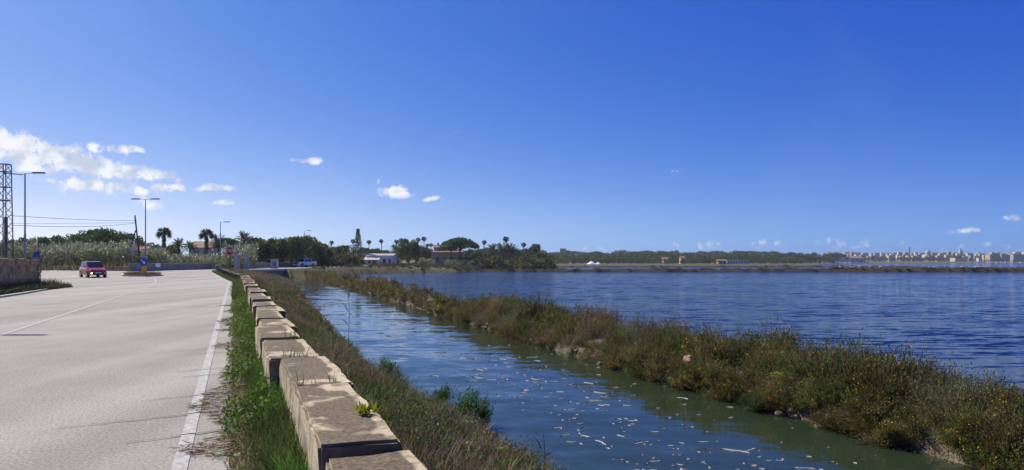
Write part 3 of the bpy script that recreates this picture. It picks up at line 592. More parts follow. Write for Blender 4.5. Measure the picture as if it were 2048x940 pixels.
# litter and stones
def lump(name, loc, size, mat, seed, label=None, cat=None, parent=None, squash=(1, 1, .6)):
    bm = bmesh.new(); bmesh.ops.create_icosphere(bm, subdivisions=2, radius=1)
    for v in bm.verts:
        n_ = float(vnoise(np.array(v.co.x * 1.7 + seed * 3.1), np.array(v.co.y * 1.7 + v.co.z * 2.3), seed)); k = .65 + .7 * n_
        v.co = Vector((v.co.x * squash[0], v.co.y * squash[1], v.co.z * squash[2])) * size * k
    me = bpy.data.meshes.new(name); bm.to_mesh(me); bm.free(); o = link(name, me, mat, parent); o.location = loc; o.rotation_euler.z = seed
    if label: tag(o, label, cat)
    return o
for i, (x, y, z, sz, sq, lb) in enumerate([(995, 922, -.72, .075, (1, .8, .8), 'torn white plastic bag caught in the dry bank grass'), (930, 848, -.80, .10, (1.6, .6, .5), 'pale grey crumpled plastic sheet lying below the green bush'),
      (500, 908, .02, .075, (1.7, .7, .25), 'flat white scrap of litter at the road edge'), (553, 867, .05, .045, (1, 1, .8), 'small crumpled white paper in the verge grass'), (525, 882, .03, .025, (1, 1, .8), 'tiny white scrap beside the crumpled paper'), (487, 836, .04, .04, (1.6, .8, .6), 'white litter half hidden in creeping weeds by the line')]):
    X, Y, z = GP(x, y, z); lump('litter', (X, Y, z + .01), sz, M['litter'], i + 2, lb, 'litter', squash=sq)
st_par = empty('dike_edge', RP(20, 9)); st_par['kind'] = 'structure'
for i in range(150):
    s0 = 8.5 + 60 * rng.random() ** 1.5; t0 = float(tr(s0)) + rng.uniform(-.12, .12); p = RP(s0 , t0, WATER + rng.uniform(-.02, .16)); o_ = st_par.location
    lump('stone', (p[0] - o_[0], p[1] - o_[1], p[2]), rng.uniform(.03, .085), M['stone'] if i % 9 else M['tufa'], i % 23, parent=st_par, squash=(1.3, 1, .7))
for (x, y, z, sz, lb) in [(1378, 708, -.34, .17, 'block of yellow tufa stone showing through the dike scrub'), (1990, 815, -.35, .24, 'pale tufa ledge under the bushes beside the feathery saltbush')]:
    X, Y, z = GP(x, y, z); lump('tufa_block', (X, Y, z - .12), sz * .8, M['tufa'], 5 + int(x) % 7, lb, 'stone', squash=(1.3, .8, .8))
# foam flecks drifting on the canal
fv, ff = [], []
for i in range(300):
    y = 690 + 255 * rng.random() ** .8; f = (y - 690) / 250; x = 930 + 330 * f + rng.normal() * (75 + 130 * f) + 40
    X, Y, z = GP(x, y, WATER); s0, t0 = ST(X, Y)
    if not (tl(s0) + .9 < t0 < tr(s0) - .25): continue
    a = rng.normal() * .5 + .1; L_ = rng.choice([.05, .09, .16, .28, .42], p=[.4, .28, .2, .09, .03]) * rng.uniform(.7, 1.2); n_ = max(3, int(L_ / .05)); p = np.array([X, Y]); w = rng.uniform(.005, .012); b0 = len(fv)
    for k in range(n_ + 1):
        d = np.array([math.cos(a), math.sin(a)]); q = np.array([-d[1], d[0]]); ww = w * (1 if 0 < k < n_ else .35) * rng.uniform(.6, 1.4)
        for e, zz in ((-1, .001), (0, .012), (1, .001)): fv.append((*(p + q * e * ww), WATER + zz))
        p = p + d * L_ / n_; a += rng.normal() * .55
    for k in range(n_):
        for e in (0, 1): i0 = b0 + 3 * k + e; ff.append([i0, i0 + 3, i0 + 4, i0 + 1])
o = link('foam', npmesh('foam', fv, ff, smooth=True), M['foam']); tag(o, 'white foam flecks drifting on the canal', 'foam', kind='stuff')

# ------------------------------------------------------------------ left stone wall and its weeds
def rubble_wall(name, p0, p1, z0, z1, thick, label, rough=.06, seg=.55):
    a, b = Vector((p0[0], p0[1], 0)), Vector((p1[0], p1[1], 0)); L_ = (b - a).length; n = int(L_ / seg); root = empty(name, (a.x, a.y, 0), math.atan2((b - a).y, (b - a).x)); rows = max(2, int((z1 - z0) / .30)); protos = []
    for k in range(6):
        m = MB(); m.box((0, 0, 0), (1, 1, 1)); bmesh.ops.subdivide_edges(m.bm, edges=m.bm.edges[:], cuts=1, use_grid_fill=True)
        for v in m.bm.verts: v.co *= .88 + .16 * random.random()
        o = m.build('stone', M['stonewall'], root); protos.append(o.data); bpy.data.objects.remove(o)
    c = MB(); c.box((L_ / 2, 0, (z0 + z1) / 2 - .06), (L_ - .1, thick * .8, z1 - z0 - .10)); c.build('core', M['stonewall'], root)
    for r in range(rows):
        x = random.uniform(-.2, 0); h = (z1 - z0) / rows
        while x < L_:
            w = random.uniform(.3, .75); o = link('stone', random.choice(protos), None, root); o.location = (x + w / 2, random.uniform(-rough, rough) * .5, z0 + h * (r + .5) + (random.uniform(-.05, .05) if r == rows - 1 else 0)); o.scale = (w * .97, thick + random.uniform(-rough, rough) * 2.2, h * .97); o.rotation_euler = (0, random.uniform(-.05, .05), random.uniform(-.03, .03)); x += w
    return tag(root, label, 'wall')
rubble_wall('stone_wall', RP(24, -11.0), RP(49.6, -11.0), -.05, 1.72, .55, 'tall brown rubble stone wall beside the road with dark weeds at its foot')
wv = Veg(); s_ = rng.uniform(22, 52.5, 9000); t_ = -10.62 + rng.random(9000) * (.75 + .4 * sm(46, 52, s_)) ; P = pts(s_, t_); lean = rng.normal(size=(9000, 3)) * .4; lean[:, 2] = 0
wv.blades(P, rng.uniform(.15, .75, 9000) * (1 - .55 * (t_ + 10.6)), .04, lean, pick([(.03, .05, .018), (.04, .065, .02), (.06, .07, .025)], 9000)); o = wv.build('wall_weeds'); tag(o, 'dark green weeds along the foot of the rubble wall', 'weeds', kind='stuff')
# concrete parapet across the junction, panel by panel
par = empty('concrete_parapet', (-44.3, 84, .45)); panel = None
for k in range(21):
    m = MB(); m.box((0, 0, .43), (.22, 2.97, .86)); o = m.build('panel', M['concrete'], par, bevel=.015) if panel is None else link('panel', panel, None, par); panel = o.data
    o.location = (random.uniform(-.015, .015), 1.5 + 3 * k, random.uniform(-.012, .012))
m = MB(); m.box((0, 31.5, .89), (.30, 63, .06)); m.build('coping', M['kerb'], par); tag(par, 'long low grey concrete parapet of upright panels across the junction', 'parapet')
par2 = rubble_wall('rubble_bank', (-64, 97.5), (-45, 87.6), .3, 1.0, .5, 'low tumbled dark stone wall in front of the reeds left of the parapet', .1, .6)

# ------------------------------------------------------------------ lamps, pylon, pole, wires, signs
def lamp(X, Y, z, h, arms, label):
    r = empty('street_lamp', (X, Y, z)); m = MB(); m.tube((0, 0, -.05), (0, 0, h * .45), .085, .075, 10); m.tube((0, 0, h * .45), (0, 0, h), .06, .045, 10); m.build('pole', M['steel'], r)
    m = MB(); m.box((0, 0, .12), (.3, .3, .26)); m.build('base', M['concrete'], r, bevel=.02)
    for a in arms:
        m = MB(); m.tube((0, 0, h), (.55 * a, 0, h + .06), .03, .028, 8); m.build('arm', M['steel'], r)
        m = MB(); m.box((a * 1.0, 0, h + .05), (.95, .26, .10), taper=(.85, .7)); m.build('lamp_head', M['rust'], r, bevel=.02)
    return tag(r, label, 'street lamp', 'street lamps along the roads')
lamp(AT(50, 52.7), 52.7, .0, 8.0, [1], 'tall street lamp with one arm rising behind the rubble wall')
lamp(AT(285, 73.6), 74.2, .2, 7.75, [-1, 1], 'street lamp with two arms standing on the traffic island')
lamp(AT(441, 108), 108, .45, 7.0, [1], 'street lamp with one arm behind the parapet near the stop sign')
lamp(AT(609, 150), 150, .45, 7.5, [1], 'street lamp with one arm behind the parked white pickup')
lx, ly = -10.4 + SUNV.x / SUNV.z * 8, 15.8 + SUNV.y / SUNV.z * 8
lamp(lx - 1.2, ly, 0, 8.0, [1], 'street lamp whose shadow reaches across the near lane')
# lattice pylon
py = empty('lattice_pylon', (AT(9, 60), 60, 0)); H = 9.65; W0, W1 = .46, .33
def wd(z): return W0 + (W1 - W0) * z / H
for sx in (-1, 1):
    for sy in (-1, 1):
        m = MB(); m.tube((sx * W0, sy * W0, -.2), (sx * W1, sy * W1, H), .045, .04, 6); m.build('leg', M['rust'], py)
zs = np.linspace(0.2, H, 15)
for i in range(14):
    a, b = zs[i], zs[i + 1]; wa, wb = wd(a), wd(b)
    for (p, q) in (((-1, -1), (1, -1)), ((1, -1), (1, 1)), ((1, 1), (-1, 1)), ((-1, 1), (-1, -1))):
        if i % 2: p, q = q, p
        m = MB(); m.tube((p[0] * wa, p[1] * wa, a), (q[0] * wb, q[1] * wb, b), .024, None, 5); m.build('brace', M['rust'], py)
for z in (H, H - .62, H - 1.9, H - 3.0):
    w = wd(z); m = MB()
    for (p, q) in (((-1, -1), (1, -1)), ((1, -1), (1, 1)), ((1, 1), (-1, 1)), ((-1, 1), (-1, -1))): m.tube((p[0] * w, p[1] * w, z), (q[0] * w, q[1] * w, z), .035, None, 5)
    m.build('ring', M['rust'], py)
m = MB(); m.tube((0, 0, H - .75), (1.55, 0, H - .85), .045, .04, 6); m.build('cross_arm', M['rust'], py)
m = MB(); m.tube((.05, .1, 0), (.05, .1, 5.3), .16, .14, 10); m.build('riser_pipe', M['concrete'], py)
tag(py, 'rusty steel lattice pylon with one side arm behind the rubble wall', 'pylon')
wp = empty('wooden_pole', (AT(272, 102), 102, .4)); m = MB(); m.tube((.7, 0, -.2), (-.15, 0, 7.7), .13, .09, 10); m.build('post', M['wood'], wp)
m = MB(); m.tube((-1.9, .1, -.2), (-.05, 0, 5.6), .10, .08, 8); m.build('strut', M['wood'], wp)
for z in (7.0, 6.6): m = MB(); m.tube((-.25, 0, z), (.1, 0, z + .12), .05, .04, 8); m.build('insulator', M['lens'], wp)
tag(wp, 'dark leaning wooden utility pole propped by a slanting strut', 'utility pole')
def wire(p, q, sag, label, n=14, r=.022):
    m = MB(); P = [Vector(p).lerp(Vector(q), i / n) - Vector((0, 0, sag * 4 * (i / n) * (1 - i / n))) for i in range(n + 1)]
    for a, b in zip(P, P[1:]): m.tube(a, b, r, None, 5)
    return tag(m.build('overhead_wire', M['black']), label, 'wire', 'wires between pylon and wooden pole')
pt = (AT(272, 102) - .1, 102, 7.35)
wire((AT(20, 60), 60, 5.4), pt, .12, 'upper overhead wire between the lattice pylon and the wooden pole')
wire((AT(20, 60), 60, 4.62), (pt[0], 102, 7.0), .30, 'lower overhead wire sagging between the lattice pylon and the wooden pole')
wire((AT(20, 60), 60, 4.75), (pt[0], 102, 7.1), .05, 'middle overhead wire between the lattice pylon and the wooden pole', r=.014)
def text_mesh(body, size):
    c = bpy.data.curves.new('lettering', 'FONT'); c.body = body; c.size = size; c.align_x = 'CENTER'; c.align_y = 'CENTER'; c.extrude = .004; o = bpy.data.objects.new('lettering', c); COL.objects.link(o)
    me = bpy.data.meshes.new_from_object(o.evaluated_get(bpy.context.evaluated_depsgraph_get())); bpy.data.objects.remove(o); me.materials.clear(); return me
def disc(r, n, y, th, rot=0): return [(r * math.cos(2 * math.pi * i / n + rot), y, r * math.sin(2 * math.pi * i / n + rot)) for i in range(n)], (0, th, 0)
# stop sign
X, Y = AT(459, 78), 78; st = empty('stop_sign', (X, Y, .1), R(-8)); m = MB(); m.tube((0, .06, -.3), (0, .06, 2.35), .035, None, 8); m.build('post', M['rust'], st)
zc = 1.6 + (HOR - 502) * Y / F - .1
m = MB(); m.poly(*disc(.49, 8, .02, .02, math.pi / 8)); pl = m.build('plate', M['signwhite'], st); pl.location.z = zc
m = MB(); m.poly(*disc(.45, 8, .0, .018, math.pi / 8)); fc = m.build('face', M['signred'], st); fc.location.z = zc
tx = link('lettering', text_mesh('STOP', .40), M['signwhite'], st); tx.location = (0, -.006, zc); tx.rotation_euler = (R(90), 0, 0); tx.scale = (.95, 1.15, 1)
tag(st, 'red octagonal STOP sign on a dark post behind the end of the block wall', 'road sign')
# traffic island
isl = empty('traffic_island', (-37.3, 73.2, 0)); pts_i = [(2.0 * math.cos(a) * (1 if math.cos(a) > 0 else 1.0), 1.3 * math.sin(a)) for a in np.linspace(0, 2 * math.pi, 20, endpoint=False)]
zi = float(rise(73.2)); m = MB(); m.poly([(x, y, zi - .1) for x, y in pts_i], (0, 0, .22)); m.build('kerb_ring', M['kerb'], isl, bevel=.03)
m = MB(); m.poly([(x * .88, y * .88, zi + .10) for x, y in pts_i], (0, 0, .05)); m.build('soil', M['sand'], isl)
tag(isl, 'oval kerbed traffic island overgrown with dry grass', 'traffic island')
iv = Veg(); n_ = 1500; a = rng.random(n_) * 6.28; rr = np.sqrt(rng.random(n_)) * .95; P = np.stack([-37.3 + 1.9 * rr * np.cos(a), 73.2 + 1.2 * rr * np.sin(a), np.full(n_, zi + .13)], 1); lean = rng.normal(size=(n_, 3)) * .5; lean[:, 2] = 0
iv.blades(P, rng.uniform(.1, .38, n_), .03, lean, pick(OLIVE + BROWN + GREEN[:1], n_)); o = iv.build('island_grass', DRY); tag(o, 'dry olive grass growing over the traffic island', 'grass', kind='stuff')
ks = empty('keep_side_sign', (AT(287, 72.2), 72.2, zi + .1)); m = MB(); m.box((0, .1, .45), (.42, .3, .95)); m.build('marker_body', M['signyellow'], ks, bevel=.05)
m = MB(); m.tube((0, .12, 0), (0, .12, 1.9), .03, None, 8); m.build('post', M['steel'], ks)
m = MB(); m.poly(*disc(.42, 20, -.08, .03)); o = m.build('disc', M['signblue'], ks); o.location.z = 1.35
m = MB(); d = Vector((.7, 0, -.7)); n2 = Vector((.7, 0, .7)); c0 = Vector((0, -.092, 1.35))
m.poly([c0 - d * .28 + n2 * .05, c0 + d * .10 + n2 * .05, c0 + d * .10 + n2 * .16, c0 + d * .30, c0 + d * .10 - n2 * .16, c0 + d * .10 - n2 * .05, c0 - d * .28 - n2 * .05], (0, .01, 0)); m.build('arrow', M['signwhite'], ks)
tag(ks, 'round blue keep side sign with white arrow above a yellow marker', 'road sign')
def post_sign(x, Y, ytop, ybase, z0, shape, mat, label, w=.6, h=.6, rot=0, name='road_sign'):
    r = empty(name, (AT(x, Y), Y, z0), rot); top = 1.6 + (HOR - ytop) * Y / F - z0; m = MB(); m.tube((0, .05, -.2), (0, .05, top), .03, None, 8); m.build('post', M['steel'], r)
    m = MB()
    if shape == 'tri': m.poly([(-w / 2, 0, top - h), (w / 2, 0, top - h), (0, 0, top)], (0, .02, 0))
    else: m.box((0, 0, top - h / 2), (w, .03, h))
    m.build('plate', mat, r, bevel=.008)
    if shape == 'tri': m = MB(); m.poly([(-w * .28, -.004, top - h * .88), (w * .28, -.004, top - h * .88), (0, -.004, top - h * .32)], (0, .003, 0)); m.build('inner_face', M['signwhite'], r)
    return tag(r, label, 'road sign')
post_sign(425, 96, 492, 541, .45, 'tri', M['signred'], 'small red bordered triangular warning sign before the parapet', .8, .75)
post_sign(265, 88, 494, 541, .4, 'box', M['greyr'], 'pale grey back of a rectangular sign in front of the reeds', .75, .5)
post_sign(316, 84, 526, 545, .35, 'box', M['signwhite'], 'small white sign frame beside the traffic island', .55, .45)
r = empty('direction_sign', (AT(72, 66), 66, 0)); m = MB(); m.tube((0, .05, -.1), (0, .05, 2.5), .04, None, 8); m.build('post', M['steel'], r)
for z, w, mt in ((2.25, .55, 'signblue'), (1.72, 1.0, 'signblue')): m = MB(); m.box((.05, 0, z), (w, .04, .22 if w > .6 else .5)); m.build('panel', M[mt], r, bevel=.01)
tag(r, 'blue direction signs on a post just past the end of the rubble wall', 'road sign')
uf = empty('pipe_barrier', (AT(436, 80), 80, .2)); m = MB()
for x in (-.28, .28): m = MB(); m.tube((x, 0, -.2), (x, 0, 1.0), .04, None, 8); m.build('upright', M['kerb'], uf)
m = MB(); m.tube((-.32, 0, 1.0), (.32, 0, 1.0), .04, None, 8); m.build('top_rail', M['kerb'], uf); tag(uf, 'small pale pipe barrier shaped like an upside down U', 'barrier')
for x, lb in ((474, 'left pillar of the field gate behind the parapet'), (493, 'right pillar of the field gate behind the parapet')):
    r = empty('gate_pillar', (AT(x, 104), 104, .4)); m = MB(); m.box((0, 0, 1.05), (.55, .5, 2.1)); m.build('shaft', M['greyr'], r, bevel=.02); m = MB(); m.box((0, 0, 2.16), (.7, .65, .12)); m.build('cap', M['kerb'], r); tag(r, lb, 'pillar')
r = empty('field_gate', (AT(484, 104), 104, .4)); m = MB()
for k in range(5): m = MB(); m.tube((-.5 + .25 * k, 0, .05), (-.5 + .25 * k, 0, 1.6), .02, None, 6); m.build('bar', M['rust'], r)
for z in (.1, 1.55): m = MB(); m.tube((-.52, 0, z), (.52, 0, z), .025, None, 6); m.build('rail', M['rust'], r)
tag(r, 'narrow rusty bar gate hanging between two stone pillars', 'gate')
r = empty('roadside_cabinet', (AT(549, 118), 118, .4)); m = MB(); m.box((0, 0, .75), (1.05, .6, 1.5)); m.build('housing', M['white'], r, bevel=.02); m = MB(); m.box((.1, -.315, .8), (.5, .03, .7)); m.build('panel', M['greyr'], r); m = MB(); m.box((0, 0, 1.54), (1.2, .75, .08)); m.build('lid', M['white'], r); tag(r, 'white roadside cabinet standing behind the parapet', 'cabinet')

# ------------------------------------------------------------------ vehicles (x forward)
def wheel(parent, x, y, r=.30, w=.2):
    wv_ = MB(); wv_.tube((x, y - w / 2, r), (x, y + w / 2, r), r, r, 20); t = wv_.build('wheel', M['tyre'], parent, bevel=.015)
    s = 1 if y > 0 else -1; m = MB(); m.tube((x, y + s * (w / 2 - .01), r), (x, y + s * (w / 2 + .012), r), r * .62, r * .55, 14); m.build('rim', M['rim'], t); return t
def section(x, w, zb, zs, zt, wt_): return [(x, -w * .94, zb), (x, -w, zb + .12), (x, -w, zs), (x, -wt_, zt), (x, wt_, zt), (x, w, zs), (x, w, zb + .12), (x, w * .94, zb)]
def car(loc, rz, label):
    r = empty('parked_car' if False else 'car', loc, rz); W = .80
    m = MB(); m.loft([section(x, w, zb, zs, zt, w2) for x, w, zb, zs, zt, w2 in [(-1.78, W * .86, .34, .62, .80, W * .80), (-1.70, W * .97, .24, .70, .95, W * .9), (-1.2, W, .2, .78, .98, W * .93), (.55, W, .2, .78, .98, W * .93), (.95, W, .2, .74, .96, W * .88), (1.55, W * .95, .22, .68, .82, W * .80), (1.76, W * .86, .28, .60, .70, W * .72), (1.82, W * .74, .36, .52, .60, W * .62)]]); m.build('body', M['red'], r, smooth=False)
    m = MB(); m.loft([[(-1.66, -W * .88, .95), (-1.66, W * .88, .95), (-1.42, W * .74, 1.47), (-1.42, -W * .74, 1.47)], [(-.3, -W * .92, .97), (-.3, W * .92, .97), (-.3, W * .76, 1.535), (-.3, -W * .76, 1.535)], [(.98, -W * .88, .95), (.98, W * .88, .95), (.28, W * .74, 1.49), (.28, -W * .74, 1.49)]]); m.build('cabin', M['red'], r)
    m = MB(); m.poly([(.945, -W * .80, 1.0), (.945, W * .80, 1.0), (.33, W * .69, 1.455), (.33, -W * .69, 1.455)], (.022, 0, .022)); m.build('windscreen', M['glass'], r)
    m = MB(); m.poly([(-1.655, -W * .74, 1.02), (-1.655, W * .74, 1.02), (-1.46, W * .66, 1.41), (-1.46, -W * .66, 1.41)], (-.02, 0, .01)); m.build('rear_window', M['glass'], r)
    for sg in (-1, 1):
        for (xa, xb, xc, xd) in ((-.25, .80, .26, -.25), (-1.42, -.35, -.35, -1.30)):
            m = MB(); m.poly([(xa, sg * W * .925, 1.0), (xb, sg * W * .905, 1.0), (xc, sg * W * .775, 1.44), (xd, sg * W * .775, 1.44)], (0, sg * .02, .004)); m.build('side_window', M['glass'], r)
        m = MB(); m.box((.78, sg * .90, 1.02), (.12, .2, .15)); m.build('mirror', M['red'], r, bevel=.03)
        m = MB(); m.box((1.60, sg * .60, .72), (.28, .24, .20), taper=(.6, .9)); m.build('headlight', M['lens'], r, bevel=.03)
        m = MB(); m.tube((1.72, sg * .56, .40), (1.83, sg * .56, .40), .065, .06, 12); m.build('fog_lamp', M['lit'] if sg < 0 else M['lens'], r)
        m = MB(); m.box((-1.74, sg * .62, .82), (.08, .16, .3)); m.build('tail_light', M['signred'], r)
        for x in (1.14, -1.16):
            wheel(r, x, sg * .72); m = MB(); m.tube((x, sg * .70, .31), (x, sg * .812, .31), .36, .36, 18); m.build('wheel_arch', M['black'], r)
    m = MB(); m.box((1.80, 0, .58), (.10, .80, .13)); m.build('grille', M['black'], r, bevel=.01); m = MB(); m.box((1.79, 0, .36), (.10, .95, .17)); m.build('bumper_intake', M['black'], r, bevel=.01)
    m = MB(); m.box((1.862, 0, .46), (.02, .5, .11)); m.build('number_plate', M['plate'], r)
    m = MB(); m.tube((-.9, 0, 1.5), (-1.15, 0, 1.75), .012, .006, 6); m.build('aerial', M['black'], r)
    return tag(r, label, 'car')
def faceto(X, Y, off=0): return math.atan2(-Y, -X) + off
car((AT(186, 70), 70, float(rise(70)) + .005), faceto(AT(186, 70), 70, R(14)), 'small red hatchback driving towards the junction with one front lamp lit')
def pickup(loc, rz, label):
    r = empty('pickup_truck', loc, rz); W = .92
    m = MB(); m.loft([section(x, w, zb, zs, zt, w2) for x, w, zb, zs, zt, w2 in [(-2.6, W * .95, .5, .9, 1.05, W * .9), (-.75, W, .42, .9, 1.08, W * .93), (.95, W, .42, .92, 1.10, W * .93), (2.2, W * .98, .45, .9, 1.02, W * .85), (2.58, W * .9, .5, .8, .92, W * .78)]]); m.build('body', M['wpaint'], r)
    m = MB(); m.loft([[(-.95, -W * .9, 1.06), (-.95, W * .9, 1.06), (-.75, W * .76, 1.74), (-.75, -W * .76, 1.74)], [(.2, -W * .92, 1.07), (.2, W * .92, 1.07), (.2, W * .78, 1.80), (.2, -W * .78, 1.80)], [(1.35, -W * .9, 1.06), (1.35, W * .9, 1.06), (.60, W * .76, 1.74), (.60, -W * .76, 1.74)]]); m.build('cab', M['wpaint'], r)
    m = MB(); m.poly([(1.31, -W * .82, 1.10), (1.31, W * .82, 1.10), (.66, W * .71, 1.69), (.66, -W * .71, 1.69)], (.025, 0, .025)); m.build('windscreen', M['glass'], r)
    for sg in (-1, 1):
        for (xa, xb, xc, xd) in ((.05, 1.10, .55, .05), (-.85, -.05, -.05, -.72)):
            m = MB(); m.poly([(xa, sg * W * .925, 1.12), (xb, sg * W * .915, 1.12), (xc, sg * W * .795, 1.66), (xd, sg * W * .795, 1.66)], (0, sg * .02, .004)); m.build('side_window', M['glass'], r)
        m = MB(); m.box((1.1, sg * 1.05, 1.18), (.14, .22, .2)); m.build('mirror', M['black'], r, bevel=.03)
        m = MB(); m.box((2.44, sg * .72, .86), (.26, .3, .16)); m.build('headlight', M['lens'], r, bevel=.03)
        m = MB(); m.box((-1.68, sg * W * .985, 1.12), (1.75, .06, .10)); m.build('bed_rail', M['wpaint'], r)
        for x in (1.65, -1.55):
            wheel(r, x, sg * .82, .38, .25); m = MB(); m.tube((x, sg * .80, .40), (x, sg * .932, .40), .45, .45, 18); m.build('wheel_arch', M['black'], r)
    m = MB(); m.box((2.58, 0, .80), (.08, 1.1, .26)); m.build('grille', M['black'], r, bevel=.01); m = MB(); m.box((2.6, 0, .52), (.16, 1.7, .18)); m.build('bumper', M['wpaint'], r, bevel=.03)
    m = MB(); m.box((-1.7, 0, 1.075), (1.7, 1.5, .04)); m.build('bed_floor', M['black'], r)
    return tag(r, label, 'pickup truck')
pickup((AT(609, 142), 142, .46), faceto(AT(609, 142), 142, R(-40)), 'white double cab pickup truck on the road by the bridge')

# ------------------------------------------------------------------ trees
DARKG = [(.045, .075, .02), (.055, .09, .024), (.07, .105, .03), (.038, .062, .02)]
MIDG = [(.08, .13, .03), (.10, .15, .036), (.065, .11, .026)]
PALMG = [(.06, .085, .028), (.075, .10, .035), (.045, .07, .022)]
def trunk_mesh(h, r, limbs=(), name='trunk'):
    m = MB(); m.tube((0, 0, -.3), (0, 0, h), r, r * .6, 8)
    for (z, d, l) in limbs: p = Vector((0, 0, z)); m.tube(p, p + Vector(d).normalized() * l, r * .45, r * .15, 6)
    o = m.build(name, M['bark']); me = o.data; bpy.data.objects.remove(o); return me
def broad(h, rad, cols, clumps=34, per=84, leaf=.50, flat=.8, low=.25):
    v = Veg(); cz = h * (1 + low) / 2; d = sphere(clumps); rr = rng.uniform(.45, 1, clumps) ** .6
    Cn = d * rr[:, None] * [rad * .8, rad * .8, h * (1 - low) / 2 * flat] + [0, 0, cz]; cr_ = rng.uniform(.22, .42, clumps) * rad
    P = (Cn[:, None] + sphere(clumps * per).reshape(clumps, per, 3) * (cr_[:, None] * rng.uniform(.5, 1, (clumps, per)))[..., None]).reshape(-1, 3)
    D = P - [0, 0, cz * .8] + rng.normal(size=P.shape) * rad * .5; col = np.repeat(pick(cols, clumps, .3), per, 0) * rng.uniform(.75, 1.25, (len(P), 1))
    v.leaves(P, D, rng.uniform(.7, 1.3, len(P)) * leaf, leaf * .62, col); return v.mesh('crown')
def pine(h, rad, thick=.30, leaf=.30):
    v = Veg(); n = 60; a = rng.random(n) * 6.28; r = np.sqrt(rng.random(n)) * rad * .85; Cn = np.stack([r * np.cos(a), r * np.sin(a), h * (1 - thick * .75) + h * thick * .55 * (1 - (r / rad) ** 2)], 1); per = 70; cr_ = rng.uniform(.16, .28, n) * rad
    P = (Cn[:, None] + sphere(n * per).reshape(n, per, 3) * (cr_[:, None] * rng.uniform(.5, 1, (n, per)))[..., None] * [1, 1, .6]).reshape(-1, 3)
    v.leaves(P, rng.normal(size=P.shape) * .6 + [0, 0, .8], leaf, leaf * .5, np.repeat(pick(DARKG + MIDG[:1], n, .25), per, 0)); return v.mesh('crown')
def fan_palm(h, fr=1.1, n=34, skirt=1.6):
    v = Veg()
    for i in range(n):
        a = rng.random() * 6.28; e = rng.uniform(-.5, 1.3); d = np.array([math.cos(a) * math.cos(e), math.sin(a) * math.cos(e), math.sin(e)]); c = np.array([0, 0, h]) + d * fr * .5; k = 12
        D = d + rng.normal(size=(k, 3)) * .55; v.leaves(np.repeat(c[None], k, 0), D, fr * rng.uniform(.5, .8, k), .14, pick(PALMG, k), .15); v.leaves(np.array([[0, 0, h]]), d[None], fr * .55, .05, pick(PALMG, 1))
    if skirt:
        k = 160; f = rng.random(k); a = rng.random(k) * 6.28; P = np.stack([.16 * np.cos(a), .16 * np.sin(a), h - f * skirt], 1); v.leaves(P, np.stack([np.cos(a) * .7, np.sin(a) * .7, -1 + 0 * a], 1), rng.uniform(.4, .8, k) * fr * .6, .14, pick([(.13, .10, .06), (.10, .08, .045)], k))
    return v.mesh('crown')
def date_palm(h, fl=2.6, n=46):
    v = Veg()
    for i in range(n):
        a = rng.random() * 6.28; e = rng.uniform(-.35, 1.35); k = 22; f = np.linspace(.12, 1, k); d = np.array([math.cos(a), math.sin(a)])
        rad = f * fl * math.cos(e) * (1 - .12 * f); z = h + fl * (math.sin(e) * f - .55 * f ** 2 * (.5 + .5 * math.cos(e))); P = np.stack([d[0] * rad, d[1] * rad, z], 1)
        for sg in (-1, 1):
            D = np.array([[d[0] * .7 - sg * d[1], d[1] * .7 + sg * d[0], -.25]]) + rng.normal(size=(k, 3)) * .15; v.leaves(P, D, .42 * (1.1 - .5 * f) * fl / 2.6, .075, pick(PALMG, k), .2)
    return v.mesh('crown')
def araucaria(h):
    v = Veg(); P, D, L_ = [], [], []
    for z in np.linspace(.12, .97, 22):
        ln = h * .22 * (1 - z) ** 1.3 + .16
        for k in range(7):
            a = k * .9 + z * 17; d = np.array([math.cos(a), math.sin(a), .10]); 
            for f in np.linspace(.25, 1, 9): P.append(d * ln * f + [0, 0, z * h]); D.append(d + rng.normal(size=3) * .5 + [0, 0, .5]); L_.append(.46)
    v.leaves(np.array(P), np.array(D), np.array(L_), .20, pick(DARKG, len(P))); return v.mesh('crown')
for k_, v_ in dict(
    broad_a=(trunk_mesh(4.5, .22, [(2.5, (1, 0, 1.2), 2.6), (2.8, (-1, .4, 1.1), 2.5), (3, (.1, -1, 1), 2.3)]), broad(8, 3.2, DARKG + MIDG)), broad_b=(trunk_mesh(4, .22, [(2.2, (1, .5, 1.2), 2.6), (2.5, (-.6, -1, 1.1), 2.5)]), broad(8, 3.6, MIDG + DARKG[1:3], 36, 84)),
    bush=(trunk_mesh(1.2, .1), broad(3, 2.0, OLIVE[:3] + MIDG, 24, 80, .34, .9, .02)), pine=(trunk_mesh(6.0, .26, [(4.2, (1, 0, 1), 2.4), (4.4, (-1, .3, 1), 2.3), (4.6, (0, -1, 1), 2)]), pine(8, 3.6, .62, .42)),
    fan=(trunk_mesh(6.6, .28), fan_palm(6.8, 1.5, 44, 2.6)), wash=(trunk_mesh(9.4, .17), fan_palm(9.5, .85, 26, .8)), date=(trunk_mesh(5.0, .32), date_palm(5.2)),
    norfolk=(trunk_mesh(10, .2), araucaria(10)), far=(trunk_mesh(3.4, .25), broad(8, 4.2, DARKG + MIDG, 16, 34, .95, .9, .06)), far2=(trunk_mesh(4.5, .25), broad(8, 3.2, DARKG, 12, 34, .9, .95, .05)), farpine=(trunk_mesh(6, .3), pine(8, 4.5, .4, .8))).items():
    v_[1].materials.append(LEAF); M['tree_' + k_] = v_
BASEH = dict(broad_a=8.2, broad_b=8.2, bush=3.1, pine=8.0, fan=7.9, wash=10.1, date=6.9, norfolk=10, far=8.2, far2=8.2, farpine=8)
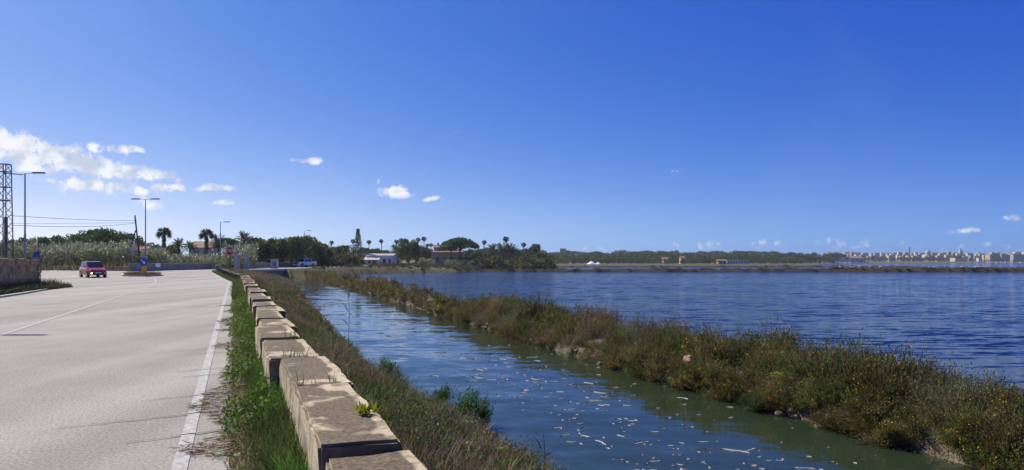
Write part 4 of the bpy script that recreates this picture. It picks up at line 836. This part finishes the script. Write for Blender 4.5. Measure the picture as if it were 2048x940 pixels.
NAMES = dict(broad_a='broadleaf_tree', broad_b='broadleaf_tree', bush='garden_bush', pine='umbrella_pine', fan='fan_palm', wash='slender_palm', date='date_palm', norfolk='norfolk_pine', far='broadleaf_tree', far2='broadleaf_tree', farpine='umbrella_pine')
CATS = dict(bush='bush', fan='palm tree', wash='palm tree', date='palm tree')
def tree(kind, x, ytop, Y, label, group=None, zb=None, wid=1.0):
    X = AT(x, Y); zb = float(gz(X, Y)) if zb is None else zb; top = EYE + (HOR - ytop) * Y / F; sc = max(.15, (top - zb) / BASEH[kind])
    r = empty(NAMES[kind], (X, Y, zb - .05), rng.uniform(0, 6.28)); r.scale = (sc * wid, sc * wid, sc); a, b = M['tree_' + kind]
    link('trunk', a, None, r); link('crown', b, None, r); return tag(r, label, CATS.get(kind, 'tree'), group)
G1 = 'trees behind the reed bed'
for x, yt, Y, k in [(52, 474, 150, 'broad_a'), (84, 472, 148, 'broad_b'), (118, 470, 152, 'broad_a'), (150, 466, 150, 'broad_b'), (178, 458, 146, 'broad_a'), (205, 455, 144, 'broad_b'), (230, 459, 147, 'broad_a'), (256, 464, 150, 'broad_b'), (20, 478, 155, 'broad_b')]: tree(k, x, yt, Y, 'dark broadleaf tree behind the reeds, %s counted from the wooden pole' % ORD[[256, 230, 205, 178, 150, 118, 84, 52, 20].index(x)], G1, wid=1.0)
tree('fan', 328, 457, 140, 'fan palm with a shaggy trunk standing alone beside the double lamp')
for x, yt, k, lb in [(358, 474, 'date', 'bushy date palm between the lone fan palm and the red roofed house'), (380, 480, 'date', 'lower bushy date palm just before the red roofed house'), (345, 492, 'bush', 'dark garden bush at the foot of the bushy date palms'),
                     (413, 460, 'fan', 'broad fan palm in front of the red roofed house'), (437, 466, 'date', 'dark date palm leaning beside the broad fan palm'), (456, 472, 'pine', 'low umbrella pine behind the stop sign'), (488, 460, 'date', 'date palm rising over the field gate')]: tree(k, x, yt, 135 if k != 'pine' else 165, lb)
G2 = 'leafy trees behind the parapet'
for x, yt, k, Y in [(512, 473, 'broad_b', 140), (535, 476, 'broad_a', 138), (560, 475, 'broad_b', 142), (584, 472, 'broad_a', 145), (606, 470, 'broad_b', 150), (626, 474, 'broad_a', 158), (645, 486, 'broad_b', 165)]: tree(k, x, yt, Y, 'leafy green tree behind the parapet, %s counted from the field gate' % ORD[[512, 535, 560, 584, 606, 626, 645].index(x)], G2, wid=1.15)
for x, yt in [(668, 492), (690, 489), (730, 494), (750, 496), (640, 494)]: tree('broad_b', x, yt, 225, 'rounded tree behind the white house', 'trees behind the white house', wid=1.3)
tree('norfolk', 716, 457, 220, 'tall dark norfolk pine with tiered branches behind the white house')
G3 = 'slender palms above the gardens'
for x, yt, Y in [(663, 482, 240), (706, 479, 240), (738, 481, 250), (763, 479, 255), (793, 480, 260), (802, 477, 260), (836, 476, 265), (848, 474, 265), (855, 488, 270), (862, 487, 270), (968, 481, 290), (1012, 474, 290), (1047, 486, 300)]: tree('wash', x, yt, Y, ('slender tall palm, %s counted from the norfolk pine towards the umbrella pine' % ORD[[738, 763, 793, 802, 836, 848, 855, 862].index(x)]) if 716 < x < 900 else ('slender tall palm, %s beyond the umbrella pine' % ORD[[968, 1012, 1047].index(x)]) if x > 900 else 'slender tall palm close beside the norfolk pine' if x == 706 else 'slender tall palm above the pale garden wall', G3, wid=1.15)
for x, yt, Y, k, lb in [(818, 477, 245, 'broad_a', 'tall dense dark tree among the slender palms'), (792, 487, 250, 'date', 'bushy palm left of the tall dense tree'), (832, 488, 250, 'date', 'bushy palm right of the tall dense tree'), (846, 491, 255, 'broad_a', 'dark tree next to the yellow house'),
                        (985, 486, 290, 'date', 'round headed palm beyond the umbrella pine'), (1005, 484, 285, 'date', 'big palm with a hanging skirt by the pond corner'), (1022, 485, 287, 'date', 'big palm close behind the one with a hanging skirt'), (1071, 489, 300, 'fan', 'stout palm at the end of the gardens')]: tree(k, x, yt, Y, lb, wid=1.2)
tree('pine', 920, 471, 236, 'large dark umbrella pine beside the yellow house', wid=1.35); tree('pine', 902, 476, 238, 'smaller umbrella pine merging with the large one', wid=1.0)
G4 = 'garden trees along the far road'
for x in list(range(770, 860, 22)) + list(range(930, 1100, 17)): tree('broad_a' if x % 2 else 'broad_b', x, 497 + rng.uniform(-3, 6), rng.uniform(262, 310), 'low dark garden tree along the far road', G4, wid=1.5)
for x in (742, 786, 870, 905, 935, 960, 990, 1030, 1060, 1090): tree('bush', x, 514 + rng.uniform(-2, 3), rng.uniform(236, 275), 'olive garden bush near the far road', 'garden bushes along the far road', wid=1.5)
for x in list(range(500, 712, 13)): tree('bush', x, 509 + rng.uniform(-4, 4), rng.uniform(165, 188), 'olive bush on the field between parapet and white house', 'bushes on the field by the white house', wid=1.7)
# wood along the ridge across the salt ponds
G5 = 'trees of the wood across the salt ponds'; cnt = 0
for row, (Y0, Y1, n, yt) in enumerate([(520, 548, 60, 517), (560, 640, 56, 511), (700, 790, 64, 506), (860, 980, 70, 502.5)]):
    for i in range(n):
        x = 1040 + (570 + 25 * row) * (i + rng.uniform(-.3, .3)) / n; Y = rng.uniform(Y0, Y1); kd = rng.choice(['far', 'far', 'far2', 'farpine']) if row > 1 else 'far'
        wob = 4 * (vnoise(np.array(x * .012), np.array(row * 3.1), 2) - .5); dip = 4.5 * float(sm(1480, 1660, x))
        tree(kd, x, yt + float(wob) + dip + rng.uniform(-1.5, 2.5), Y, 'dark green tree in the wood across the salt ponds', G5, wid=rng.uniform(1.2, 1.9))
for i in range(62): x = 1650 + 420 * (i + rng.uniform(-.3, .3)) / 62; tree(rng.choice(['far', 'far2']), x, rng.uniform(511, 515.5) if x < 1940 else rng.uniform(515, 519), rng.uniform(1268, 1310), 'dark tree among the buildings of the distant town', 'trees of the distant town', wid=rng.uniform(1.2, 2))
for i in range(26): x = -10 + 340 * i / 26; tree('far', x, rng.uniform(484, 494), rng.uniform(330, 420), 'hazy tree on the rise far behind the reeds', 'trees far behind the reeds', wid=1.6)

# ------------------------------------------------------------------ reeds and field cover
rv = Veg()
def reeds(n, x0, x1, Ya, Yb, h, ls=1.0):
    X = np.empty(n); Y = rng.uniform(Ya, Yb, n); x = rng.uniform(x0, x1, n); X = (x - 1024) / F * Y; z = gz(X, Y)
    H = h * rng.uniform(.72, 1.1, n) * (.8 + .4 * vnoise(X * .35, Y * .35, 41)); lean = rng.normal(size=(n, 3)) * .07; lean[:, 2] = 1; B = np.stack([X, Y, z], 1)
    rv.leaves(B, lean, H, .05, pick([(.16, .17, .08), (.20, .19, .10)], n))
    k = 12; f = rng.uniform(.25, 1.0, (n, k)); P = (B[:, None] + lean[:, None] * (H[:, None] * f)[..., None]).reshape(-1, 3); a = rng.random(n * k) * 6.28
    rv.leaves(P, np.stack([np.cos(a), np.sin(a), rng.uniform(.5, 1.6, n * k)], 1), rng.uniform(.4, .75, n * k) * ls, .10 * ls, pick([(.16, .20, .09), (.22, .25, .13), (.28, .29, .18), (.12, .15, .06)], n * k), .3)
    m = rng.random(n) < .35; q = B[m] + lean[m] * H[m][:, None]; rv.leaves(q - [0, 0, .3], lean[m] + rng.normal(size=(m.sum(), 3)) * .1, .65, .16, pick([(.42, .40, .32), (.36, .33, .25)], m.sum()))
reeds(2600, 8, 275, 98, 116, 3.25); reeds(320, 285, 330, 96, 108, 2.5); reeds(520, 330, 470, 106, 122, 2.1); reeds(260, 448, 512, 108, 118, 3.6); reeds(150, 1060 - 170, 950, 226, 232, 2.2, 1.5); reeds(90, 840, 868, 222, 230, 2.0, 1.5)
o = rv.build('reed_bed', REED); tag(o, 'tall grey green giant reeds with pale plumes behind the junction', 'reeds', kind='stuff')
fv_ = Veg(); n_ = 15000; x = rng.uniform(60, 800, n_); Y = rng.uniform(90, 205, n_); X = (x - 1024) / F * Y; ok = (X < -45.2) | ((X > -35.2) & (X < shoreX(Y) - .8) & (Y > 122)); X, Y = X[ok], Y[ok]; n_ = len(X); P = np.stack([X, Y, gz(X, Y)], 1); lean = rng.normal(size=(n_, 3)) * .3; lean[:, 2] = 0
lo = X > -36; fv_.blades(P, np.where(lo, rng.uniform(.15, .5, n_), rng.uniform(.4, 1.5, n_)), .12, lean, np.where((vnoise(X * .15, Y * .15, 33) > .5)[:, None], pick([(.17, .18, .05), (.22, .21, .07), (.12, .14, .04)], n_), pick(STRAW[:2] + BROWN + OLIVE, n_)))
for i in range(620):
    Y = rng.uniform(122, 330); X = rng.uniform(-35, 5); 
    if X > shoreX(Y) - .5 : continue
    fv_.stamp(far_sh[rng.integers(0, 4)], (X, Y, float(gz(X, Y)) - .05), rng.uniform(.7, 1.7), rng.uniform(0, 6), rng.uniform(.7, 1.1) * np.ones(3))
o = fv_.build('field_scrub', DRY); tag(o, 'yellowish grass and low scrub on the fields round the bridge', 'scrub', kind='stuff')
# low dikes between the salt ponds, with scrub
def pond_dike(name, P, w, top, dens, cols):
    V = []; n = len(P); prof = [(-1, -1.3), (-.55, top - .1), (0, top), (.55, top - .08), (1, -1.3)]
    for i, p in enumerate(P):
        p = Vector(p); d = (Vector(P[min(i + 1, n - 1)]) - Vector(P[max(i - 1, 0)])).normalized(); q = Vector((-d.y, d.x)); ww = w * rng.uniform(.8, 1.2)
        for (a, z) in prof: c = p + q * a * ww; V.append((c.x, c.y, z + rng.uniform(-.06, .06)))
    k = len(prof); Fq = [[i * k + j, i * k + j + 1, (i + 1) * k + j + 1, (i + 1) * k + j] for i in range(n - 1) for j in range(k - 1)]
    o = link(name, npmesh(name, V, Fq, np.tile([[.075, .062, .042]], (len(V), 1)), True), SOIL); tag(o, kind='structure'); v = Veg()
    for i in range(n - 1):
        a, b = Vector(P[i]), Vector(P[i + 1])
        for _ in range(max(1, int((b - a).length * dens))):
            c = a.lerp(b, rng.random()); sc = rng.uniform(.5, 1.0) * (1.5 if rng.random() < .15 else 1) * min(1.1, w / 2.2); v.stamp(far_sh[rng.integers(0, 4)], (c.x + rng.uniform(-w, w) * .6, c.y + rng.uniform(-w, w) * .6, top - .25), (sc * 1.6, sc * 1.2, sc * .8), rng.uniform(0, 6), np.array(cols) * rng.uniform(.7, 1.15))
    o = v.build(name + '_scrub', DRY); tag(o, 'low scrub along a dike between the salt ponds', 'scrub', kind='stuff')
pond_dike('near_pond_dike', [(-14 + 8 * i, 181 + 2.0 * math.sin(i * .7) * .4) for i in range(30)], 2.4, -.35, 2.6, (.5, .52, .5))
pond_dike('far_pond_dike', [(-10 + 9 * i, 326 + 1.2 * math.sin(i * .5)) for i in range(22)], 2.6, -.45, .8, (.55, .55, .5))
pond_dike('rubble_spit', [(118 + 9 * i, 262 + 4 * math.sin(i * .6) - 1.2 * i) for i in range(24)], 6, -.45, 1.3, (1.25, 1.0, .7))
for i in range(70):
    X = rng.uniform(118, 300); Y = 262 + rng.uniform(-5, 6) - (X - 118) / 9 * 1.2; lump('boulder', (X, Y, -.35), rng.uniform(.25, .6), M['sand'] if i % 3 else M['kerb'], i % 19, 'pale rubble stone lying on the spit before the sea', 'stone')
for o in [o for o in COL.objects if o.name.startswith('boulder')]: o['group'] = 'rubble stones on the spit'

# ------------------------------------------------------------------ houses
def gable(root, x0, x1, y0, y1, z0, z1, zr, wall, roof, axis='x'):
    m = MB(); m.box(((x0 + x1) / 2, (y0 + y1) / 2, (z0 + z1) / 2), (x1 - x0, y1 - y0, z1 - z0)); w = m.build('wall', wall, root); e = .3; ym = (y0 + y1) / 2; xm = (x0 + x1) / 2
    m = MB()
    if axis == 'x': m.poly([(x0 - e, y0 - e, z1), (x0 - e, y1 + e, z1), (x0 - e, ym, zr)], (x1 - x0 + 2 * e, 0, 0))
    else: m.poly([(x0 - e, y0 - e, z1), (x1 + e, y0 - e, z1), (xm, y0 - e, zr)], (0, y1 - y0 + 2 * e, 0))
    m.build('roof', roof, root); return w
def windows(root, specs, y, mat='window'):
    for (x, z, w, h) in specs:
        m = MB(); m.box((x, y, z), (w, .08, h)); o = m.build('window', M[mat], root); m = MB(); m.box((x, y - .05, z - h / 2 - .05), (w + .2, .16, .07)); m.build('sill', M['kerb'], o)
Y = 215; hr = empty('white_house', (AT(755, Y), Y, .1)); gable(hr, -3.2, 4.6, 0, 7, 0, 3.3, 3.9, M['white'], M['greyr'], 'x'); gable(hr, -6.2, -3.2, .5, 6, 0, 2.6, 3.8, M['cream'], M['brownroof'], 'y')
m = MB(); m.poly([(-3.6, -2.4, 1.9), (.9, -2.4, 1.9), (.9, 0, 2.75), (-3.6, 0, 2.75)], (0, 0, .14)); m.build('porch_roof', M['cream'], hr)
for x in (-3.4, .7): m = MB(); m.tube((x, -2.2, 0), (x, -2.2, 1.9), .09, None, 8); m.build('porch_post', M['white'], hr)
m = MB(); m.box((-.8, -.04, 1.0), (1.3, .1, 1.7)); m.build('door', M['window'], hr); windows(hr, [(2.0, 1.5, .8, 1.5), (3.6, 1.5, .6, 1.5), (-2.4, 1.5, .8, 1.0)], -.03); tag(hr, 'low white house with a porch roof and flat grey gable by the far road', 'house')
Y = 243; hr = empty('yellow_house', (AT(895, Y), Y, .2)); m = MB(); m.box((0, 4, 2.2), (10.4, 8, 4.4)); m.build('wall', M['yellow'], hr)
m = MB(); m.poly([(-5.5, -.4, 4.4), (5.5, -.4, 4.4), (4.6, 2.6, 5.3), (-4.6, 2.6, 5.3)], (0, 0, .15)); m.build('eave_roof', M['roof'], hr)
m = MB(); m.box((-1.2, 4.5, 5.3), (7.2, 5, 1.8)); m.build('upper_storey', M['pink'], hr); m = MB(); m.poly([(-5.2, 1.8, 6.2), (-5.2, 7.2, 6.2), (-5.2, 4.5, 7.1)], (7.8, 0, 0)); m.build('roof', M['roof'], hr)
m = MB(); m.box((-3.6, 4.5, 7.2), (.6, .6, 1.2)); m.build('chimney', M['pink'], hr); windows(hr, [(-3.4, 2.2, 1, 1.4), (-1, 2.2, 1, 1.4), (1.6, 2.2, 1, 1.4), (3.8, 2.2, 1, 1.4)], -.03); tag(hr, 'yellow ochre house with a red tiled roof in front of the umbrella pine', 'house')
Y = 172; hr = empty('villa', (AT(402, Y), Y, .3)); gable(hr, -2.6, 2.4, 0, 6, 0, 4.6, 6.2, M['cream'], M['roof'], 'x'); windows(hr, [(-.8, 3.2, .8, 1.1), (1.2, 3.2, .8, 1.1)], -.03); tag(hr, 'cream villa with a dark red gabled roof among the palms', 'house')
Y = 128; hr = empty('villa', (AT(272, Y), Y, .3)); gable(hr, -1.6, 1.4, 0, 4, 0, 3.0, 4.0, M['cream'], M['roof'], 'x'); windows(hr, [(0, 1.9, .6, .8)], -.03); tag(hr, 'small house with a red roof half hidden behind the wooden pole', 'house')
def low_wall(x0, x1, Y, h, mat, label, zb=None):
    a, b = AT(x0, Y), AT(x1, Y); z = float(gz((a + b) / 2, Y)) if zb is None else zb; r = empty('garden_wall', ((a + b) / 2, Y, z - .05)); m = MB(); m.box((0, 0, h / 2), (b - a, .25, h)); m.build('wall', mat, r); m = MB(); m.box((0, 0, h + .03), (b - a + .1, .35, .07)); m.build('coping', M['kerb'], r); tag(r, label, 'wall')
low_wall(596, 708, 196, 2.6, M['cream'], 'long pale garden wall half hidden by bushes left of the white house'); low_wall(868, 962, 232, .9, M['greyr'], 'low grey garden wall before the yellow house'); low_wall(962, 1015, 240, 1.1, M['concrete'], 'grey garden wall right of the yellow house'); low_wall(1085, 1120, 300, 1.3, M['greyr'], 'short grey wall at the end of the gardens')
r = empty('container', (AT(682, 176), 176, .2)); m = MB(); m.box((-.55, 0, .65), (1.1, 1.4, 1.3)); m.build('dark_half', M['black'], r, bevel=.02); m = MB(); m.box((.55, 0, .65), (1.08, 1.42, 1.28)); m.build('pale_half', M['greyr'], r, bevel=.02); m = MB(); m.box((0, 0, 1.34), (2.3, 1.5, .08)); m.build('lid', M['greyr'], r); tag(r, 'dark and pale grey bin container standing in the field before the white house', 'container')
nt_ = empty('orange_net_fence', (AT(818, 222), 222, .1))
for i in range(9): m = MB(); m.tube((-4.6 + 1.15 * i, 0, -.2), (-4.6 + 1.15 * i, 0, 1.15), .04, None, 6); m.build('stake', M['rust'], nt_)
for i in range(8):
    V = []; 
    for a in range(7):
        for b in range(5): V.append((-4.6 + 1.15 * (i + a / 6), .12 * math.sin(a * 1.7 + i * 2), .05 + (1.0 - .22 * math.sin(math.pi * a / 6) * random.random()) * b / 4))
    link('net_panel', npmesh('net_panel', V, [[a * 5 + b, (a + 1) * 5 + b, (a + 1) * 5 + b + 1, a * 5 + b + 1] for a in range(6) for b in range(4)]), M['orange'], nt_)
tag(nt_, 'sagging orange plastic net fence right of the white house', 'fence')
for x, yt, Y in [(842, 484, 226), (864, 497, 228), (890, 492, 226), (950, 499, 240), (975, 500, 250)]:
    h = EYE + (HOR - yt) * Y / F - .1; r = empty('thin_pole', (AT(x, Y), Y, .1)); m = MB(); m.tube((0, 0, -.2), (0, 0, h), .07, .05, 6); m.build('shaft', M['greyr'], r); m = MB(); m.box((0, 0, h), (.9, .06, .06)); m.build('cross_bar', M['greyr'], r); tag(r, 'thin grey utility pole before the yellow house gardens', 'pole', 'thin poles along the far road')
# salt heaps, saltworks hut
for x, w, h, lb in [(1183, 3.4, 2.3, 'larger white salt heap on the far shore of the ponds'), (1196, 2.4, 1.5, 'smaller white salt heap beside the larger one')]:
    bm = bmesh.new(); bmesh.ops.create_cone(bm, segments=18, radius1=w, radius2=.15, depth=h, cap_ends=True)
    for v in bm.verts: v.co.x *= rng.uniform(.9, 1.1); v.co.y *= rng.uniform(.9, 1.1)
    me = bpy.data.meshes.new('salt_heap'); bm.to_mesh(me); bm.free(); o = link('salt_heap', me, M['salt']); o.location = (AT(x, 500), 500, float(gz(AT(x, 500), 500)) + h / 2 - .1); tag(o, lb, 'salt heap')

def building(x0, x1, ytop, Y, mat, label, group=None, roof=None, ybase=None, depth=None, rows=0, cols_=0, name='town_building'):
    a, b = AT(x0, Y), AT(x1, Y); w = b - a; z = float(gz((a + b) / 2, Y)) if ybase is None else EYE - (ybase - HOR) * Y / F; h = EYE + (HOR - ytop) * Y / F - z; r = empty(name, ((a + b) / 2, Y, z)); d = depth or max(6, w * .7)
    hw = h * (.72 if roof else 1); m = MB(); m.box((0, d / 2, hw / 2 - .5), (w, d, hw + 1)); m.build('wall', M[mat], r)
    if roof: m = MB(); m.poly([(-w / 2 - .4, -.4, hw), (-w / 2 - .4, d + .4, hw), (-w / 2 - .4, d / 2, h)], (w + .8, 0, 0)); m.build('roof', M[roof], r)
    else: m = MB(); m.box((0, d / 2, hw + .2), (w + .3, d + .3, .4)); m.build('parapet', M['kerb'], r)
    for i in range(rows):
        for j in range(cols_): m = MB(); m.box((-w / 2 + w * (j + .5) / cols_, -.05, hw * (i + .55) / rows), (w / cols_ * .45, .2, hw / rows * .5)); m.build('window', M['window'], r)
    return tag(r, label, 'building', group)
building(1437, 1453, 518.5, 508, 'brownroof', 'small brown saltworks hut beyond the ponds', roof='brownroof', rows=1, cols_=2, name='saltworks_hut'); building(1454, 1498, 521, 512, 'white', 'long low white saltworks building beside the brown hut', rows=1, cols_=8, name='saltworks_building')
building(1595, 1642, 510, 1180, 'pink', 'large warehouse with a wide brown roof behind the trees', roof='brownroof', rows=1, cols_=5, name='warehouse'); building(1612, 1700, 509.5, 1215, 'greyr', 'second warehouse with a long brown roof', roof='brownroof', rows=1, cols_=6, name='warehouse'); building(1683, 1728, 511.5, 1240, 'greyr', 'warehouse with a brown roof near the shore', roof='brownroof', rows=1, cols_=5, name='warehouse')
building(1957, 1964, 516, 1262, 'white', 'narrow bright white building on the town shore', rows=3, cols_=2); building(1980, 2001, 509, 1275, 'pink', 'pink apartment block on the town shore', rows=5, cols_=6); building(2003, 2020, 509.5, 1270, 'yellow', 'yellow apartment block beside the pink one', rows=5, cols_=5); building(2027, 2052, 509, 1272, 'greyr', 'grey apartment block at the end of the town shore', rows=5, cols_=7)
building(1910, 1935, 516, 1270, 'cream', 'broad cream villa on the town shore', rows=2, cols_=6); building(1938, 1944, 516, 1275, 'yellow', 'small ochre house beside the cream villa', rows=2, cols_=2)
building(1120, 1132, 497.5, 1020, 'greyr', 'grey block rising above the wood', rows=3, cols_=4); building(1238, 1252, 500.5, 1020, 'cream', 'cream house with a terrace above the wood', rows=2, cols_=4); building(1252, 1275, 504, 1010, 'white', 'white terrace wall above the wood', rows=1, cols_=6); building(1327, 1336, 514, 540, 'white', 'small white farmhouse among the trees of the wood', roof='roof', rows=1, cols_=2); building(1362, 1370, 512, 545, 'cream', 'small cream farmhouse among the trees of the wood', roof='roof', rows=1, cols_=2)
GT = 'houses of the distant hill town'
for i in range(150):
    x = 1440 + 610 * (i + rng.uniform(-.4, .4)) / 150; w = rng.uniform(4, 12); near_ = rng.random() < .3
    Y = rng.uniform(1330, 1420) if near_ else rng.uniform(1450, 1680); yt = (rng.uniform(509, 513) if near_ else rng.uniform(504, 508.5)) - (1.0 if x < 1560 else 0)
    mt = rng.choice(['cream', 'white', 'cream', 'cream', 'pink', 'greyr', 'yellow']); building(x, x + w, yt, Y, mt, 'pale flat roofed house in the distant hill town', GT, rows=2 if w > 6 else 0, cols_=3)
# church dome, bell tower, chimney
r = empty('domed_church', (AT(1856, 1400), 1400, 6)); m = MB(); m.box((0, 0, 4), (16, 14, 10)); m.build('nave', M['cream'], r); m = MB(); m.tube((0, 0, 8), (0, 0, 12), 5, 5, 16); m.build('drum', M['cream'], r)
bm = bmesh.new(); bmesh.ops.create_uvsphere(bm, u_segments=16, v_segments=10, radius=5.2); me = bpy.data.meshes.new('dome'); bm.to_mesh(me); bm.free(); o = link('dome', me, M['greyr'], r); o.location.z = 12; m = MB(); m.tube((0, 0, 16.8), (0, 0, 21), .8, .1, 8); m.build('lantern', M['greyr'], r); tag(r, 'church with a grey dome rising over the town', 'church')
r = empty('bell_tower', (AT(1921, 1400), 1400, 6)); m = MB(); m.box((0, 0, 7.5), (5, 5, 16)); m.build('shaft', M['yellow'], r); m = MB(); m.box((0, 0, 16.5), (5.6, 5.6, 1)); m.build('cornice', M['kerb'], r); m = MB(); m.tube((0, 0, 17), (0, 0, 23), 2.4, .2, 8); m.build('spire', M['greyr'], r); m = MB(); m.box((-5.5, 0, 5), (6, 5, 12)); m.build('side_tower', M['cream'], r)
for x in (-1.2, 1.2): m = MB(); m.box((x, -2.52, 13.5), (1, .1, 2.4)); m.build('belfry_opening', M['window'], r)
tag(r, 'pointed bell tower standing over the town roofs', 'tower')
r = empty('factory_chimney', (AT(1819, 1360), 1360, 4)); m = MB(); m.tube((0, 0, 0), (0, 0, 23.5), 1.3, .9, 12); m.build('shaft', M['brownroof'], r); m = MB(); m.tube((0, 0, 23.3), (0, 0, 24.2), 1.2, 1.2, 12); m.build('rim', M['greyr'], r); tag(r, 'tall thin brick chimney above the town', 'chimney')
# moored boats along the town shore
bo = empty('moored_boat', (0, 0, WATER)); m = MB(); m.loft([[(x, -w, .9), (x, -w * .6, -.1), (x, w * .6, -.1), (x, w, .9)] for x, w in ((-3.6, 1.0), (-1, 1.3), (1.5, 1.15), (3.4, .35), (3.9, .05))]); m.build('hull', M['wpaint'], bo); m = MB(); m.box((-.6, 0, 1.3), (3.0, 1.7, .9), taper=(.8, .85)); m.build('cabin', M['wpaint'], bo, bevel=.06)
m = MB(); m.tube((.5, 0, .9), (.5, 0, 9.5), .09, .05, 6); m.build('mast', M['steel'], bo); m = MB(); m.tube((.5, 0, 2.2), (-2.8, 0, 2.3), .06, None, 6); m.build('boom', M['steel'], bo)
for i in range(30):
    o = bo if i == 0 else copy_tree(bo); x = (1560 + 175 * (i + rng.uniform(-.3, .3)) / 20) if i < 20 else (1955 + 95 * (i - 20 + rng.uniform(-.3, .3)) / 10); Y = rng.uniform(1040, 1180) if i < 20 else rng.uniform(1180, 1230); o.location = (AT(x, Y), Y, WATER - .05); o.rotation_euler.z = rng.uniform(-.6, .6); tag(o, 'small white boat with a mast moored off the town shore', 'boat', 'boats moored off the town')

# ------------------------------------------------------------------ thin sea haze over the far shore
hz = MB(); hz.box((500, 2250, 18.0), (7600, 6000, 44.0)); ho = hz.build('haze', None); hm = bpy.data.materials.new('haze'); t = nodes(hm)
o_ = t.nodes.new('ShaderNodeOutputMaterial'); pv = t.nodes.new('ShaderNodeVolumePrincipled'); pv.inputs['Color'].default_value = (.80, .88, 1.0, 1); pv.inputs['Density'].default_value = .00014; pv.inputs['Anisotropy'].default_value = .3
t.links.new(pv.outputs[0], o_.inputs['Volume']); ho.data.materials.append(hm); tag(ho, 'thin pale haze over the water and far shore', 'haze', kind='stuff')
